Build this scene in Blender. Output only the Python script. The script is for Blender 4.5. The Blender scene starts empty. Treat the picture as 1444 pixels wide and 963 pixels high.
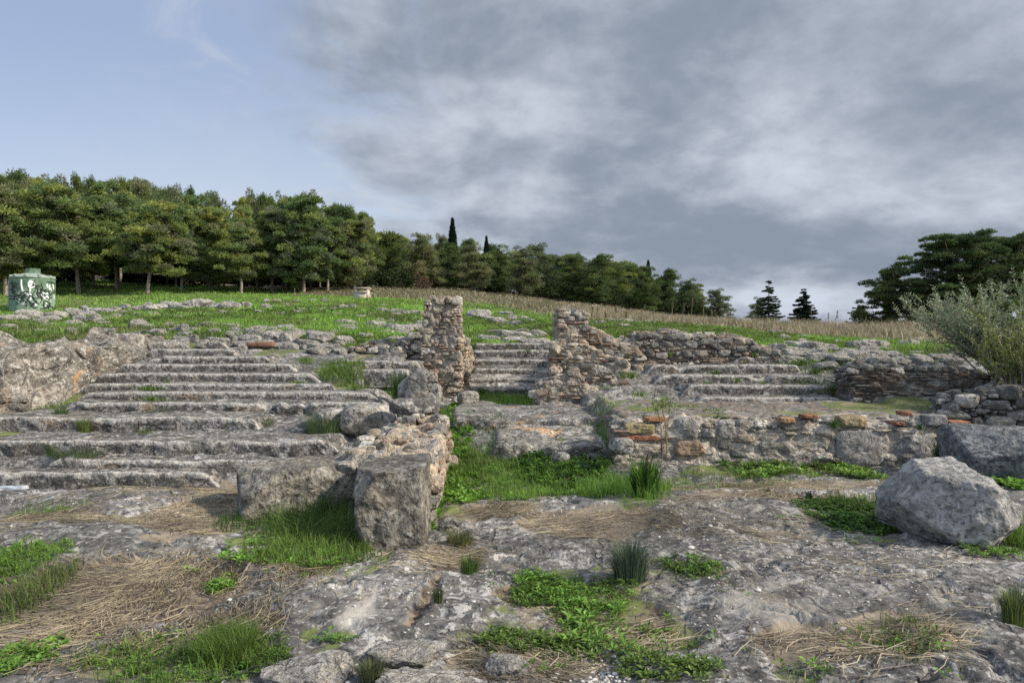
import bpy, math, random
import numpy as np
from mathutils import Vector
random.seed(7)
SC = bpy.context.scene
COL = SC.collection
F_PX, CX, CY, EYE = 963.0, 722.0, 481.5, 1.65

def P(px, py, Y):
    return np.array([(px-CX)/F_PX*Y, Y, EYE-(py-CY)/F_PX*Y])

# ------------------------------------------------------------------ noise
def _h(ix, iy, iz, seed):
    h = (ix.astype(np.int64)*374761393 + iy.astype(np.int64)*668265263 + iz.astype(np.int64)*2147483647 + seed*974711) & 0xFFFFFFFF
    h = ((h ^ (h >> 13))*1274126177) & 0xFFFFFFFF
    h = ((h ^ (h >> 16))*2246822519) & 0xFFFFFFFF
    return ((h ^ (h >> 15)) & 0xFFFFFF)/float(0xFFFFFF)

def vnoise(p, seed=0):
    i = np.floor(p); f = p-i
    f = f*f*f*(f*(f*6-15)+10)
    x, y, z = i[:, 0], i[:, 1], i[:, 2]
    r = 0
    for a in (0, 1):
        wa = f[:, 0] if a else 1-f[:, 0]
        for b in (0, 1):
            wb = f[:, 1] if b else 1-f[:, 1]
            for c in (0, 1):
                wc = f[:, 2] if c else 1-f[:, 2]
                r = r + wa*wb*wc*_h(x+a, y+b, z+c, seed)
    return r*2-1

_ROT = np.array([[.8, .6, 0], [-.48, .64, .6], [.36, -.48, .8]])
def fbm(p, scale=1., octv=4, seed=0, gain=.5, ridged=False):
    q = p*scale; a = 1.; r = 0; t = 0
    for o in range(octv):
        n = vnoise(q, seed+o*17)
        if ridged: n = 1-2*np.abs(n)
        r = r+a*n; t += a; a *= gain
        q = (q @ _ROT)*2.03+11.3
    return r/t

def worley(p, scale=1., seed=0):
    q = p*scale; i = np.floor(q)
    d1 = np.full(len(p), 9.)
    for a in (-1, 0, 1):
        for b in (-1, 0, 1):
            for c in (-1, 0, 1):
                n = i+np.array([a, b, c])
                o = np.stack([_h(n[:, 0], n[:, 1], n[:, 2], seed+k*31) for k in range(3)], 1)
                d1 = np.minimum(d1, ((n+o-q)**2).sum(1))
    return np.sqrt(d1)

def P3(x, y, z=0.):
    x = np.asarray(x, float)
    return np.stack([x, np.broadcast_to(y, x.shape), np.broadcast_to(z, x.shape)], -1)

def sstep(a, b, x):
    t = np.clip((x-a)/(b-a), 0, 1); return t*t*(3-2*t)

# ------------------------------------------------------------------ meshes
def make_mesh(name, V, faces, mats, midx=None, tint=None, smooth=True):
    V = np.asarray(V, np.float32)
    if not isinstance(faces, list): faces = [faces]
    faces = [np.asarray(f, np.int32) for f in faces if len(f)]
    me = bpy.data.meshes.new(name)
    me.vertices.add(len(V)); me.vertices.foreach_set('co', V.ravel())
    loops = np.concatenate([f.ravel() for f in faces])
    tot = np.concatenate([np.full(len(f), f.shape[1], np.int32) for f in faces])
    st = np.concatenate([[0], np.cumsum(tot)[:-1]]).astype(np.int32)
    me.loops.add(len(loops)); me.loops.foreach_set('vertex_index', loops)
    me.polygons.add(len(tot)); me.polygons.foreach_set('loop_start', st); me.polygons.foreach_set('loop_total', tot)
    if not isinstance(mats, (list, tuple)): mats = [mats]
    for m in mats: me.materials.append(m)
    if midx is not None: me.polygons.foreach_set('material_index', np.asarray(midx, np.int32))
    me.polygons.foreach_set('use_smooth', np.full(len(tot), smooth))
    if tint is not None:
        a = me.attributes.new('tint', 'FLOAT_COLOR', 'POINT')
        t = np.ones((len(V), 4), np.float32); t[:, :3] = tint
        a.data.foreach_set('color', t.ravel())
    me.update(calc_edges=True); me.validate()
    return me

def tag(o, label=None, cat=None, group=None, kind=None):
    if label: o['label'] = label
    if cat: o['category'] = cat
    if group: o['group'] = group
    if kind: o['kind'] = kind
    return o

def link(name, me, parent=None, loc=(0, 0, 0)):
    o = bpy.data.objects.new(name, me); COL.objects.link(o)
    o.location = loc
    if parent: o.parent = parent
    return o

def base_of(V):
    return np.array([(V[:, 0].min()+V[:, 0].max())/2, (V[:, 1].min()+V[:, 1].max())/2, V[:, 2].min()])

def solid(name, V, F, mat, label, cat, group=None, tint=None, smooth=True, midx=None, kind=None):
    """one-mesh thing whose origin sits at its base"""
    b = base_of(V)
    o = link(name, make_mesh(name, V-b, F, mat, midx, tint, smooth), None, b)
    return tag(o, label, cat, group, kind)

def thing(name, base, label, cat, group=None):
    o = link(name, None, None, base); o.empty_display_size = .2
    return tag(o, label, cat, group)

def part(name, V, F, mat, parent, tint=None, smooth=True, label=None, midx=None, grand=None):
    off = np.array(parent.location)
    if grand is not None: off = off+np.array(grand.location)
    o = link(name, make_mesh(name, V-off, F, mat, midx, tint, smooth), parent)
    if label: o['label'] = label
    return o

def copy_tree(o, loc, rot=None, scale=None):
    c = o.copy(); COL.objects.link(c); c.location = loc
    if rot is not None: c.rotation_euler = rot
    if scale is not None: c.scale = scale
    for ch in list(o.children):
        d = ch.copy(); COL.objects.link(d); d.parent = c
    return c

def merge(lst):
    """[(V,F,tint)] with F all the same width -> one"""
    Vs, Fs, Ts, n = [], [], [], 0
    for V, F, T in lst:
        Vs.append(V); Fs.append(np.asarray(F)+n); n += len(V)
        Ts.append(np.broadcast_to(T, (len(V), 3)))
    return np.concatenate(Vs), np.concatenate(Fs), np.concatenate(Ts)

_cg = {}
def cube_grid(n):
    if n in _cg: return _cg[n]
    t = np.linspace(-1, 1, n+1); A, B = np.meshgrid(t, t, indexing='ij'); A = A.ravel(); B = B.ravel()
    o = np.ones_like(A); V = []; Fq = []
    idx = np.arange((n+1)**2).reshape(n+1, n+1)
    q = np.stack([idx[:-1, :-1], idx[1:, :-1], idx[1:, 1:], idx[:-1, 1:]], -1).reshape(-1, 4)
    for k, (X, flip) in enumerate([((A, B, o), 0), ((A, B, -o), 1), ((o, A, B), 0), ((-o, A, B), 1), ((B, o, A), 0), ((B, -o, A), 1)]):
        V.append(np.stack(X, 1)); Fq.append((q[:, ::-1] if flip else q)+k*len(A))
    V = np.concatenate(V); Fq = np.concatenate(Fq)
    u, inv = np.unique(np.round(V, 5), axis=0, return_inverse=True)
    _cg[n] = (u, inv.reshape(-1)[Fq]); return _cg[n]

def rock(size, seed, n=14, p=5., cuts=7, cutd=(.72, .98), amp=.07, planes=(), fine=1., sharp=30.):
    V, Fq = cube_grid(n); V = V.copy()
    V /= ((np.abs(V)**p).sum(1)**(1/p))[:, None]
    rng = np.random.default_rng(seed)
    nn = rng.normal(size=(cuts, 3)); nn /= np.linalg.norm(nn, axis=1)[:, None]
    pl = [(m, rng.uniform(*cutd)*(V @ m).max()) for m in nn]
    for nx, ny, nz, d in planes:
        m = np.array([nx, ny, nz], float); m /= np.linalg.norm(m); pl.append((m, d))
    for m, d in pl:
        ex = np.logaddexp(0, (V @ m-d)*sharp)/sharp; V = V-ex[:, None]*m*.94
    off = seed*3.7
    s = np.asarray(size, float)/2
    W = V*s; L = s.mean()
    d = fbm(W/L+off, 1.3, 3, seed)*amp+fbm(W/L+off, 4.5, 4, seed+5)*amp*.45*fine
    d += -np.abs(fbm(W/L+off, 3.2, 3, seed+9))*amp*.35*fine
    nrm = W/np.linalg.norm(W, axis=1)[:, None]
    return W+nrm*(d*L)[:, None], Fq

def rotz(V, a):
    c, s = math.cos(a), math.sin(a)
    return np.stack([V[:, 0]*c-V[:, 1]*s, V[:, 0]*s+V[:, 1]*c, V[:, 2]], 1)

def tube(pts, rad, k=6, cap=True):
    pts = np.asarray(pts, float); m = len(pts); rad = np.broadcast_to(rad, (m,))
    T = np.gradient(pts, axis=0); T /= np.linalg.norm(T, axis=1)[:, None]+1e-9
    ref = np.where(np.abs(T[:, 2:3]) < .9, np.array([[0, 0, 1.]]), np.array([[1., 0, 0]]))
    A = np.cross(T, ref); A /= np.linalg.norm(A, axis=1)[:, None]+1e-9
    B = np.cross(T, A); th = np.arange(k)*2*np.pi/k
    V = pts[:, None]+rad[:, None, None]*(np.cos(th)[None, :, None]*A[:, None]+np.sin(th)[None, :, None]*B[:, None])
    V = V.reshape(-1, 3); i = np.arange(m-1)[:, None]*k; j = np.arange(k)[None]
    Fq = np.stack([i+j, i+(j+1) % k, i+k+(j+1) % k, i+k+j], -1).reshape(-1, 4)
    return V, Fq

# ------------------------------------------------------------------ node helpers
class NT:
    def __init__(s, nt): s.t = nt; nt.nodes.clear()
    def n(s, typ, ins=None, **kw):
        nd = s.t.nodes.new(typ)
        for k, v in kw.items(): setattr(nd, k, v)
        for k, v in (ins or {}).items(): s.set(nd.inputs[k], v)
        return nd
    def set(s, sock, v):
        if isinstance(v, bpy.types.NodeSocket): s.t.links.new(v, sock)
        elif isinstance(v, bpy.types.Node): s.t.links.new(v.outputs[0], sock)
        else:
            if sock.type == 'RGBA' and len(v) == 3: v = (*v, 1)
            sock.default_value = v
    def math(s, op, a, b=0., c=None, clamp=False):
        nd = s.n('ShaderNodeMath', operation=op, use_clamp=clamp)
        s.set(nd.inputs[0], a); s.set(nd.inputs[1], b)
        if c is not None: s.set(nd.inputs[2], c)
        return nd.outputs[0]
    def ramp(s, x, lo, hi, a=0., b=1.):
        nd = s.n('ShaderNodeMapRange', {0: x, 1: lo, 2: hi, 3: a, 4: b}, interpolation_type='SMOOTHSTEP'); return nd.outputs[0]
    def mix(s, f, a, b, mode='MIX'):
        nd = s.n('ShaderNodeMix', data_type='RGBA', blend_type=mode)
        s.set(nd.inputs[0], f); s.set(nd.inputs[6], a); s.set(nd.inputs[7], b); return nd.outputs[2]
    def noise(s, vec, scale, detail=6, rough=.55, dist=0.):
        return s.n('ShaderNodeTexNoise', {'Vector': vec, 'Scale': scale, 'Detail': detail, 'Roughness': rough, 'Distortion': dist}).outputs[0]
    def attr(s, name): return s.n('ShaderNodeAttribute', attribute_name=name)

def new_mat(name):
    m = bpy.data.materials.new(name); m.use_nodes = True
    return m, NT(m.node_tree)

def finish(g, col, rough=.92, normal=None, spec=.25, transl=None):
    ins = {'Base Color': col, 'Roughness': rough, 'Specular IOR Level': spec}
    if normal is not None: ins['Normal'] = normal
    b = g.n('ShaderNodeBsdfPrincipled', ins)
    sh = b.outputs[0]
    if transl:
        t = g.n('ShaderNodeBsdfTranslucent', {'Color': col})
        sh = g.n('ShaderNodeMixShader', {0: transl, 1: sh, 2: t.outputs[0]}).outputs[0]
    g.n('ShaderNodeOutputMaterial', {'Surface': sh})

def rock_layers(g, vec, dark, mid, light, stain, k=1., white=.5, orange=.5, lichen=.5, cracks=.55):
    """grey limestone: broad tone, orange stain, black lichen in speckled patches, pale crust flecks, dark pits"""
    n1 = g.noise(vec, 1.1*k, 5, .6); n2 = g.noise(vec, 3.2*k, 6, .62, .5); n3 = g.noise(vec, 11.*k, 5, .62)
    n4 = g.noise(vec, 1.9*k, 5, .62, .6); n5 = g.noise(vec, 30.*k, 4, .6); n6 = g.noise(vec, 6.*k, 6, .66, 1.2)
    vo = g.n('ShaderNodeTexVoronoi', {'Vector': vec, 'Scale': 9.*k, 'Randomness': 1.}, feature='F1').outputs[0]
    c = g.mix(g.ramp(n1, .40, .60), mid, light)
    c = g.mix(g.ramp(n3, .40, .58), tuple(v*.62 for v in mid), c)
    c = g.mix(g.math('MULTIPLY', g.ramp(n4, .56, .70), orange), c, stain)
    sp = g.math('ADD', g.math('MULTIPLY', n2, .6), g.math('MULTIPLY', n3, .4))
    c = g.mix(g.math('MULTIPLY', g.ramp(sp, .50, .575), lichen), c, dark)
    c = g.mix(g.math('MULTIPLY', g.ramp(n6, .545, .61), white), c, (.54, .52, .48))
    c = g.mix(g.math('MULTIPLY', g.ramp(n6, .44, .37), .6), c, dark)
    c = g.mix(g.math('MULTIPLY', g.ramp(n5, .43, .36), .8), c, tuple(v*.5 for v in dark))
    c = g.mix(g.math('MULTIPLY', g.ramp(n5, .60, .66), white), c, (.60, .58, .54))
    wv_ = g.n('ShaderNodeVectorMath', {0: vec, 1: g.n('ShaderNodeVectorMath', {0: g.n('ShaderNodeTexNoise', {'Vector': vec, 'Scale': 2.2*k, 'Detail': 4.}).outputs[1], 1: (.35, .35, .35)}, operation='MULTIPLY').outputs[0]}, operation='ADD').outputs[0]
    ck = g.n('ShaderNodeTexVoronoi', {'Vector': wv_, 'Scale': 1.7*k, 'Randomness': 1.}, feature='DISTANCE_TO_EDGE').outputs[0]
    crack = g.math('MULTIPLY', g.ramp(ck, .026, .006), g.math('MULTIPLY', g.ramp(n1, .47, .56), cracks))
    c = g.mix(g.math('MULTIPLY', crack, .85), c, tuple(v*.35 for v in dark))
    h = g.math('ADD', g.math('MULTIPLY', n2, 1.2), g.math('MULTIPLY', n3, .8))
    h = g.math('ADD', h, g.math('MULTIPLY', vo, .35)); h = g.math('ADD', h, g.math('MULTIPLY', n5, .32)); h = g.math('ADD', h, g.math('MULTIPLY', n6, .7)); h = g.math('SUBTRACT', h, g.math('MULTIPLY', crack, .8))
    return c, h, (n1, n2, n3, n4, n5)

def rock_mat(name, dark, mid, light, stain, k=1., white=.5, orange=.4, lichen=.6, bump=.8, tinted=False, rnd=True, cracks=.55):
    m, g = new_mat(name)
    vec = g.n('ShaderNodeTexCoord').outputs['Object']
    oi = g.n('ShaderNodeObjectInfo')
    if rnd:
        sh = g.math('MULTIPLY', oi.outputs['Random'], 37.)
        vec = g.n('ShaderNodeVectorMath', {0: vec, 1: sh}, operation='ADD').outputs[0]
    c, h, _ = rock_layers(g, vec, dark, mid, light, stain, k, white, orange, lichen, cracks)
    if tinted: c = g.mix(1., c, g.attr('tint').outputs['Color'], 'MULTIPLY')
    if rnd:
        c = g.mix(1., c, g.n('ShaderNodeCombineColor', {0: g.math('MULTIPLY_ADD', oi.outputs['Random'], .3, .85), 1: g.math('MULTIPLY_ADD', oi.outputs['Random'], .26, .87), 2: g.math('MULTIPLY_ADD', oi.outputs['Random'], .2, .88)}).outputs[0], 'MULTIPLY')
    nb = g.n('ShaderNodeBump', {'Strength': bump, 'Distance': .055/k, 'Height': h})
    finish(g, c, .93, nb.outputs[0], .2)
    return m

M = {}
M['limestone'] = rock_mat('limestone', (.07, .068, .063), (.23, .22, .20), (.36, .34, .305), (.40, .27, .15), 1., .4, .4, .6, .8)
def step_mat():
    m, g = new_mat('step_limestone')
    vec = g.n('ShaderNodeTexCoord').outputs['Object']
    oi = g.n('ShaderNodeObjectInfo')
    vec = g.n('ShaderNodeVectorMath', {0: vec, 1: g.math('MULTIPLY', oi.outputs['Random'], 37.)}, operation='ADD').outputs[0]
    c, h, n = rock_layers(g, vec, (.043, .042, .039), (.142, .135, .12), (.27, .252, .22), (.36, .24, .13), 1., .5, .35, .8, .55)
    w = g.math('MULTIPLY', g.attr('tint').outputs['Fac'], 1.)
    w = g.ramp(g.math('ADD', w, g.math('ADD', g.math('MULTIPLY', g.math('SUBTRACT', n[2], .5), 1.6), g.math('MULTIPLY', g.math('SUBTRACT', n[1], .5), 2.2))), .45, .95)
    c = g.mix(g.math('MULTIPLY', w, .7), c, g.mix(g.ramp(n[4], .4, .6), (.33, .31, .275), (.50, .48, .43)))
    finish(g, c, .93, g.n('ShaderNodeBump', {'Strength': .8, 'Distance': .05, 'Height': h}).outputs[0], .2)
    return m
M['steps'] = step_mat()
M['outcrop'] = rock_mat('outcrop_limestone', (.085, .08, .072), (.225, .21, .188), (.35, .32, .28), (.42, .26, .14), .9, .55, 1., .8, 1.)
M['block'] = rock_mat('block_limestone', (.066, .06, .052), (.20, .182, .152), (.285, .258, .213), (.29, .24, .16), .9, .3, .4, .7, 1., cracks=.15)
M['blue_rock'] = rock_mat('blue_grey_limestone', (.125, .123, .12), (.262, .256, .246), (.37, .36, .34), (.36, .31, .25), 1., .35, .2, .4, .95, cracks=0.)
M['dark_rock'] = rock_mat('dark_limestone', (.05, .051, .054), (.15, .152, .155), (.24, .24, .235), (.24, .20, .15), 1., .25, .2, .6, .8, cracks=.3)
M['meadow_rock'] = rock_mat('meadow_limestone', (.11, .105, .097), (.31, .295, .265), (.43, .41, .37), (.42, .32, .22), 1., .5, .35, .6, .9)
M['masonry'] = rock_mat('masonry_stone', (.40, .39, .37), (1., .97, .92), (1.28, 1.23, 1.15), (1.2, .95, .7), 1.6, .3, .25, .6, .9, True, False)
# ------------------------------------------------------------------ terrain
CTRL = []
for c in [(0,455,24),(0,438,36),(0,412,46),(0,392,66),(0,380,95),
          (-400,470,20),(-400,438,36),(-400,412,46),(-400,385,95),
          (120,458,22),(250,478,14.6),(250,458,21),(250,442,30),(250,413,46),(250,393,70),(250,384,105),
          (500,474,15.2),(500,452,24),(500,426,38),(500,410,52),(500,403,78),(500,392,108),
          (720,484,17.9),(720,462,23),(720,438,36),(720,421,60),(720,414,85),(720,414,108),
          (850,472,15),(850,458,22),(850,440,50),(850,437,85),(850,445,108),
          (1000,474,15),(1000,466,24),(1000,459,50),(1000,461,85),
          (1200,498,14.8),(1200,483,20),(1200,467,30),(1200,476,45),(1200,482,85),(1200,483,108),
          (1444,512,13.5),(1444,492,19),(1444,470,31),(1444,476,50),(1444,482,85),
          (1900,512,13.5),(1900,485,22),(1900,472,32),(1900,480,60)]:
    CTRL.append(P(*c))
for x in (-13, -8, -4, 0, 4, 8, 13):
    for y in (-6, 0, 3, 5, 7): CTRL.append(np.array([x, y, 0.]))
CTRL += [np.array(v, float) for v in [(-14,9,.3),(-14,12,1.2),(7.5,9.5,.4),(12,9,.4),(9,11.5,.85),(14,12,1.1)]]
CTRL = np.array(CTRL)
def _tps_k(r2): return np.where(r2 > 1e-9, .5*r2*np.log(np.maximum(r2, 1e-9)), 0)
_c = CTRL[:, :2]/20.
_K = _tps_k(((_c[:, None]-_c[None])**2).sum(-1))+np.eye(len(_c))*2e-4
_Pm = np.c_[np.ones(len(_c)), _c]
_A = np.block([[_K, _Pm], [_Pm.T, np.zeros((3, 3))]])
_w = np.linalg.solve(_A, np.r_[CTRL[:, 2], 0, 0, 0])
def tps(x, y):
    q = np.stack([np.clip(x, -75, 65), np.clip(y, -6, 108)], -1)/20.
    out = np.empty(len(q))
    for s in range(0, len(q), 60000):
        e = q[s:s+60000]
        k = _tps_k(((e[:, None]-_c[None])**2).sum(-1))
        out[s:s+60000] = k @ _w[:-3]+_w[-3]+e @ _w[-2:]
    return out

# front edges and tops of the rock-cut rows, read off the photograph
LEFT_ROWS = [  # Y front, z top, px0, px1, rise
    (7.72, .16, -70, 330, .22), (7.98, .27, 30, 520, .2), (8.26, .455, -70, 505, .3), (9.08, .63, -70, 400, .3), (9.95, .745, 40, 560, .25),
    (10.55, .865, 88, 552, .25), (11.0, .97, 95, 492, .25), (11.5, 1.115, 112, 470, .25), (12.0, 1.25, 138, 444, .25),
    (12.5, 1.375, 176, 404, .25), (13.0, 1.505, 184, 350, .25), (13.5, 1.66, 272, 338, .25)]
RIGHT_ROWS = [(11.5, .705, 958, 1215, .2), (12.0, .884, 935, 1205, .3), (12.5, 1.033, 905, 1175, .28), (13.0, 1.205, 888, 1150, .3), (13.5, 1.365, 1020, 1150, .28)]
STAIR_ROWS = [(14.7, .67, .25), (15.25, .832, .3), (15.8, 1.018, .3), (16.35, 1.218, .3), (16.9, 1.432, .3), (17.4, 1.60, .3)]

def zone(x, y, x0, x1, y0, y1, m=.35, my=.2):
    return sstep(x0-m, x0, x)*(1-sstep(x1, x1+m, x))*sstep(y0-my, y0, y)*(1-sstep(y1, y1+my, y))

def ell(px, py, rx, ry):
    """an ellipse of flat ground seen at px,py -> world centre and radii"""
    Y = EYE*F_PX/(py-CY); ya = EYE*F_PX/(py+ry-CY); yb = EYE*F_PX/(max(py-ry, 500)-CY)
    return ((px-CX)/F_PX*Y, (ya+yb)/2, rx*Y/F_PX, (yb-ya)/2)

def ground_base(x, y):
    z = tps(x, y)
    # foreground stays level
    f = 1-sstep(7.6, 9.4, y); z = z*(1-f)
    ly = [7.3]+[r[0] for r in LEFT_ROWS]+[14.2]; lz = [-.02]+[r[1]-.17 for r in LEFT_ROWS]+[1.62]
    w = zone(x, y, -7.2, -2.35-.0*y, 7.6, 13.9, .5, .3)
    z = z*(1-w)+np.interp(y, ly, lz)*w
    w = zone(x, y, -14, -7.2, 7.4, 9.75, .3, .3); z = z*(1-w)+(np.interp(y, [7.4, 8.2, 9.2, 9.8], [0, .25, .42, .5]))*w
    w = zone(x, y, -2.5, -1.7, 7.6, 12.6, .3, .3); z = z*(1-w)+np.interp(y, [7.6, 9, 10.5, 12.5], [.05, .38, .60, .74])*w
    w = zone(x, y, -1.9, -.9, 12.2, 13.6, .2, .3); z = z*(1-w)+.55*w
    w = zone(x, y, 1.2, 9, 7., 9.05, .3, .1); z = z*(1-w)+.04*w
    # passage
    w = zone(x, y, -1.32, 1.10, 8.2, 17.8, .45*(x > 0)+.2, .3)
    z = z*(1-w)+np.interp(y, [8.2, 9.1, 9.3, 10.5, 10.7, 12, 14.6, 17.3, 17.8], [0, .05, .1, .25, .33, .45, .5, 1.4, 1.58])*w
    # platform behind the long wall
    w = zone(x, y, 1.62, 6.0, 9.12, 11.7, .2, .1)
    z = z*(1-w)+np.interp(y, [9.1, 11.5], [.56, .68])*w
    ry = [11.4]+[r[0] for r in RIGHT_ROWS]+[14.3]; rz = [.5]+[r[1]-.17 for r in RIGHT_ROWS]+[1.42]
    w = zone(x, y, 1.35, 6.4, 11.65, 14.0, .2, .2); z = z*(1-w)+np.interp(y, ry, rz)*w
    return z

MOUNDS = [(2.0, 6.6, 1.7, .75, .13), (3.2, 4.2, 1.7, .9, .07), (-3.6, 5.6, 2.0, 1.0, .10), (-1.2, 4.6, .8, .6, .06), (-4.2, 7.0, 2.6, .45, .09),
          (1.0, 3.9, .8, .55, -.05), (-1.9, 3.7, .8, .45, -.04), (.8, 7.9, 1.8, .6, -.06), (-2.1, 6.0, .7, .7, -.03)]

GREEN = [ell(430,745,95,45), ell(470,800,70,22), ell(250,925,150,42), ell(25,805,55,28), ell(15,860,40,45), ell(860,862,145,68), ell(740,905,60,22),
         ell(740,672,120,32), ell(880,705,62,26), ell(645,672,40,45), ell(1195,738,72,26), ell(1425,760,45,45), ell(1265,915,70,30), ell(480,900,45,13),
         ell(1040,668,60,14), ell(1180,672,80,12), ell(960,690,45,16), ell(970,805,45,14), ell(310,830,22,8), ell(640,722,30,10), ell(1130,940,30,18), ell(60,730,45,8)]
STRAW = [ell(150,850,190,52), ell(270,745,90,30), ell(60,745,110,14), ell(850,742,110,22), ell(700,722,70,12), ell(1080,712,110,8), ell(720,925,50,22), ell(1160,905,80,26),
         ell(640,785,50,14), ell(330,880,80,18), ell(1290,900,70,24), ell(250,690,190,8), ell(1100,692,220,8), ell(420,805,50,16), ell(900,880,90,30), ell(330,700,50,14)]
DIRT = [ell(150,693,220,9), ell(835,935,80,28), ell(560,700,60,20), ell(610,850,16,40), ell(800,830,90,20), ell(880,870,90,45)]

def blob(x, y, lst, soft=.25):
    r = np.zeros(len(x))
    for cx, cy, rx, ry in lst:
        d = np.sqrt(((x-cx)/rx)**2+((y-cy)/ry)**2); r = np.maximum(r, 1-sstep(1-soft, 1+soft, d))
    return r

def masks(x, y):
    p = P3(x, y)
    nz = fbm(p, 2.3, 5, 3); nz2 = fbm(p, .8, 4, 8)
    def wob(lst): return blob(x+nz2*.25, y+nz*.25, lst, .35)
    near = 1-sstep(8.8, 9.6, y)
    g = wob(GREEN)*near; s = wob(STRAW)*near; d = wob(DIRT)*near
    g = sstep(.35, .7, g+nz*.5); s = sstep(.4, .75, s+nz*.55); d = sstep(.4, .7, d+nz*.4)
    # meadow
    ydry = np.interp(x, [-40, -22, -14, 0, 5, 10, 40], [62, 54, 46, 40, 31, 22, 21])+nz2*2.5
    mead = sstep(13.6, 15., y+nz*1.2)*np.where((x > -1) & (x < 1.2), sstep(16.9, 17.8, y+nz*.5), 1)
    mead = np.where((x < -7.2), np.maximum(mead, sstep(10.6, 12.2, y+nz*1.2)), mead)
    dry = sstep(-1.5, 2.5, y-ydry)*mead
    bare = sstep(.25, .5, fbm(p, .33, 4, 21))*sstep(13, 15, y)*(1-sstep(24, 32, y))
    mg = np.clip(mead*(1-dry)-bare*.9, 0, 1)
    pit = zone(x, y, -.95, .9, 12.1, 14.6, .2, .2)
    flank = zone(x, y, -3.3, -1.2, 10.3, 12.2, .3, .3)*sstep(-.2, .3, nz+.2)
    patch = sstep(.1, .4, fbm(p, 1.1, 4, 33))*zone(x, y, -12, 7, 8.6, 14, .5, .5)
    g = g*.48
    g = np.clip(g+mg+pit+flank+patch*.8, 0, 1)
    s = np.clip(s*(1-np.clip(mead, 0, 1))+dry+patch*.3, 0, 1)
    plat = zone(x, y, 1.3, 6.4, 9, 11.6, .3, .2)
    return g, s, np.clip(d+plat*.5, 0, 1), mead, dry, mg

def ground_z(x, y):
    x = np.atleast_1d(np.asarray(x, float)); y = np.atleast_1d(np.asarray(y, float))
    z = ground_base(x, y)
    for cx, cy, rx, ry, h in MOUNDS: z = z+h*np.exp(-((x-cx)/rx)**2-((y-cy)/ry)**2)
    p = P3(x, y)
    near = 1-sstep(13, 22, y)
    g, s, d, mead, dry, mg = masks(x, y)
    soft = np.clip(np.maximum(g, np.maximum(s*.8, d)), 0, 1)
    big = fbm(p, .55, 4, 2)*.04+fbm(p, .09, 3, 5)*.25*sstep(16, 30, y)
    q = p.copy(); q[:, 0] = p[:, 0]*.9+p[:, 1]*.35; q[:, 1] = p[:, 1]*1.5-p[:, 0]*.25
    q = q+np.stack([fbm(p, 1.1, 3, 40), fbm(p, 1.1, 3, 41), 0*x], 1)*.35
    led = np.clip(fbm(q, 1.5, 4, 11, .5, True), -.3, .8)*.026
    pits = -np.clip(.42-worley(q, 6.5, 4), 0, 1)*.09*sstep(-.3, .3, fbm(p, .8, 3, 19))
    crk = -np.clip(1-np.abs(fbm(q, .9, 4, 71))/.045, 0, 1)*.05
    lump = fbm(q, 4.5, 3, 77)*.009+fbm(q, 12., 3, 7)*.015
    soilz = -.035+fbm(p, 3., 3, 51)*.012
    r = (led+pits+crk+lump)*(1-soft*.85)+soilz*soft
    return z+(big+r)*near+big*(1-near)

def hit(px, py):
    """first ground point on the sight line through a pixel of the photograph"""
    ys = np.geomspace(2.8, 105, 1500)
    if py > 600: ys = ys[ys < 9.5]
    xs = (px-CX)/F_PX*ys
    g = ground_base(xs, ys); ray = EYE-(py-CY)/F_PX*ys
    k = np.argmax(g >= ray)
    if g[k] < ray[k]: k = np.argmin(np.abs(g-ray)/ys)
    return np.array([xs[k], ys[k], float(ground_z(xs[k:k+1], ys[k:k+1])[0])])

def lines(segs):
    out = [np.array([segs[0][0]])]
    for a, b, s in segs: out.append(np.linspace(a, b, max(2, int(round((b-a)/s))+1))[1:])
    return np.concatenate(out)
gy = np.concatenate([lines([(-40, -6, 4), (-6, 2.6, .35), (2.6, 6.2, .02), (6.2, 9.2, .032), (9.2, 18, .07), (18, 34, .25), (34, 70, .7), (70, 120, 3)]), np.geomspace(130, 6000, 18)])
gxp = np.concatenate([lines([(0, 4.6, .025), (4.6, 9, .05), (9, 16, .14), (16, 40, .6), (40, 80, 2)]), np.geomspace(90, 6000, 16)])
gx = np.concatenate([-gxp[::-1], gxp[1:]])
GX, GY = np.meshgrid(gx, gy, indexing='xy'); fx, fy = GX.ravel(), GY.ravel()
gz = ground_z(fx, fy)
mk = masks(fx, fy)
nx_, ny_ = len(gx), len(gy)
idx = np.arange(nx_*ny_).reshape(ny_, nx_)
quads = np.stack([idx[:-1, :-1], idx[:-1, 1:], idx[1:, 1:], idx[1:, :-1]], -1).reshape(-1, 4)

m, g = new_mat('ground')
pos = g.n('ShaderNodeNewGeometry').outputs['Position']
c, h, (n1, n2, n3, n4, n5) = rock_layers(g, pos, (.048, .0475, .0455), (.158, .153, .143), (.265, .254, .234), (.40, .29, .18), 1., .5, .4, .75)
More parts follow.
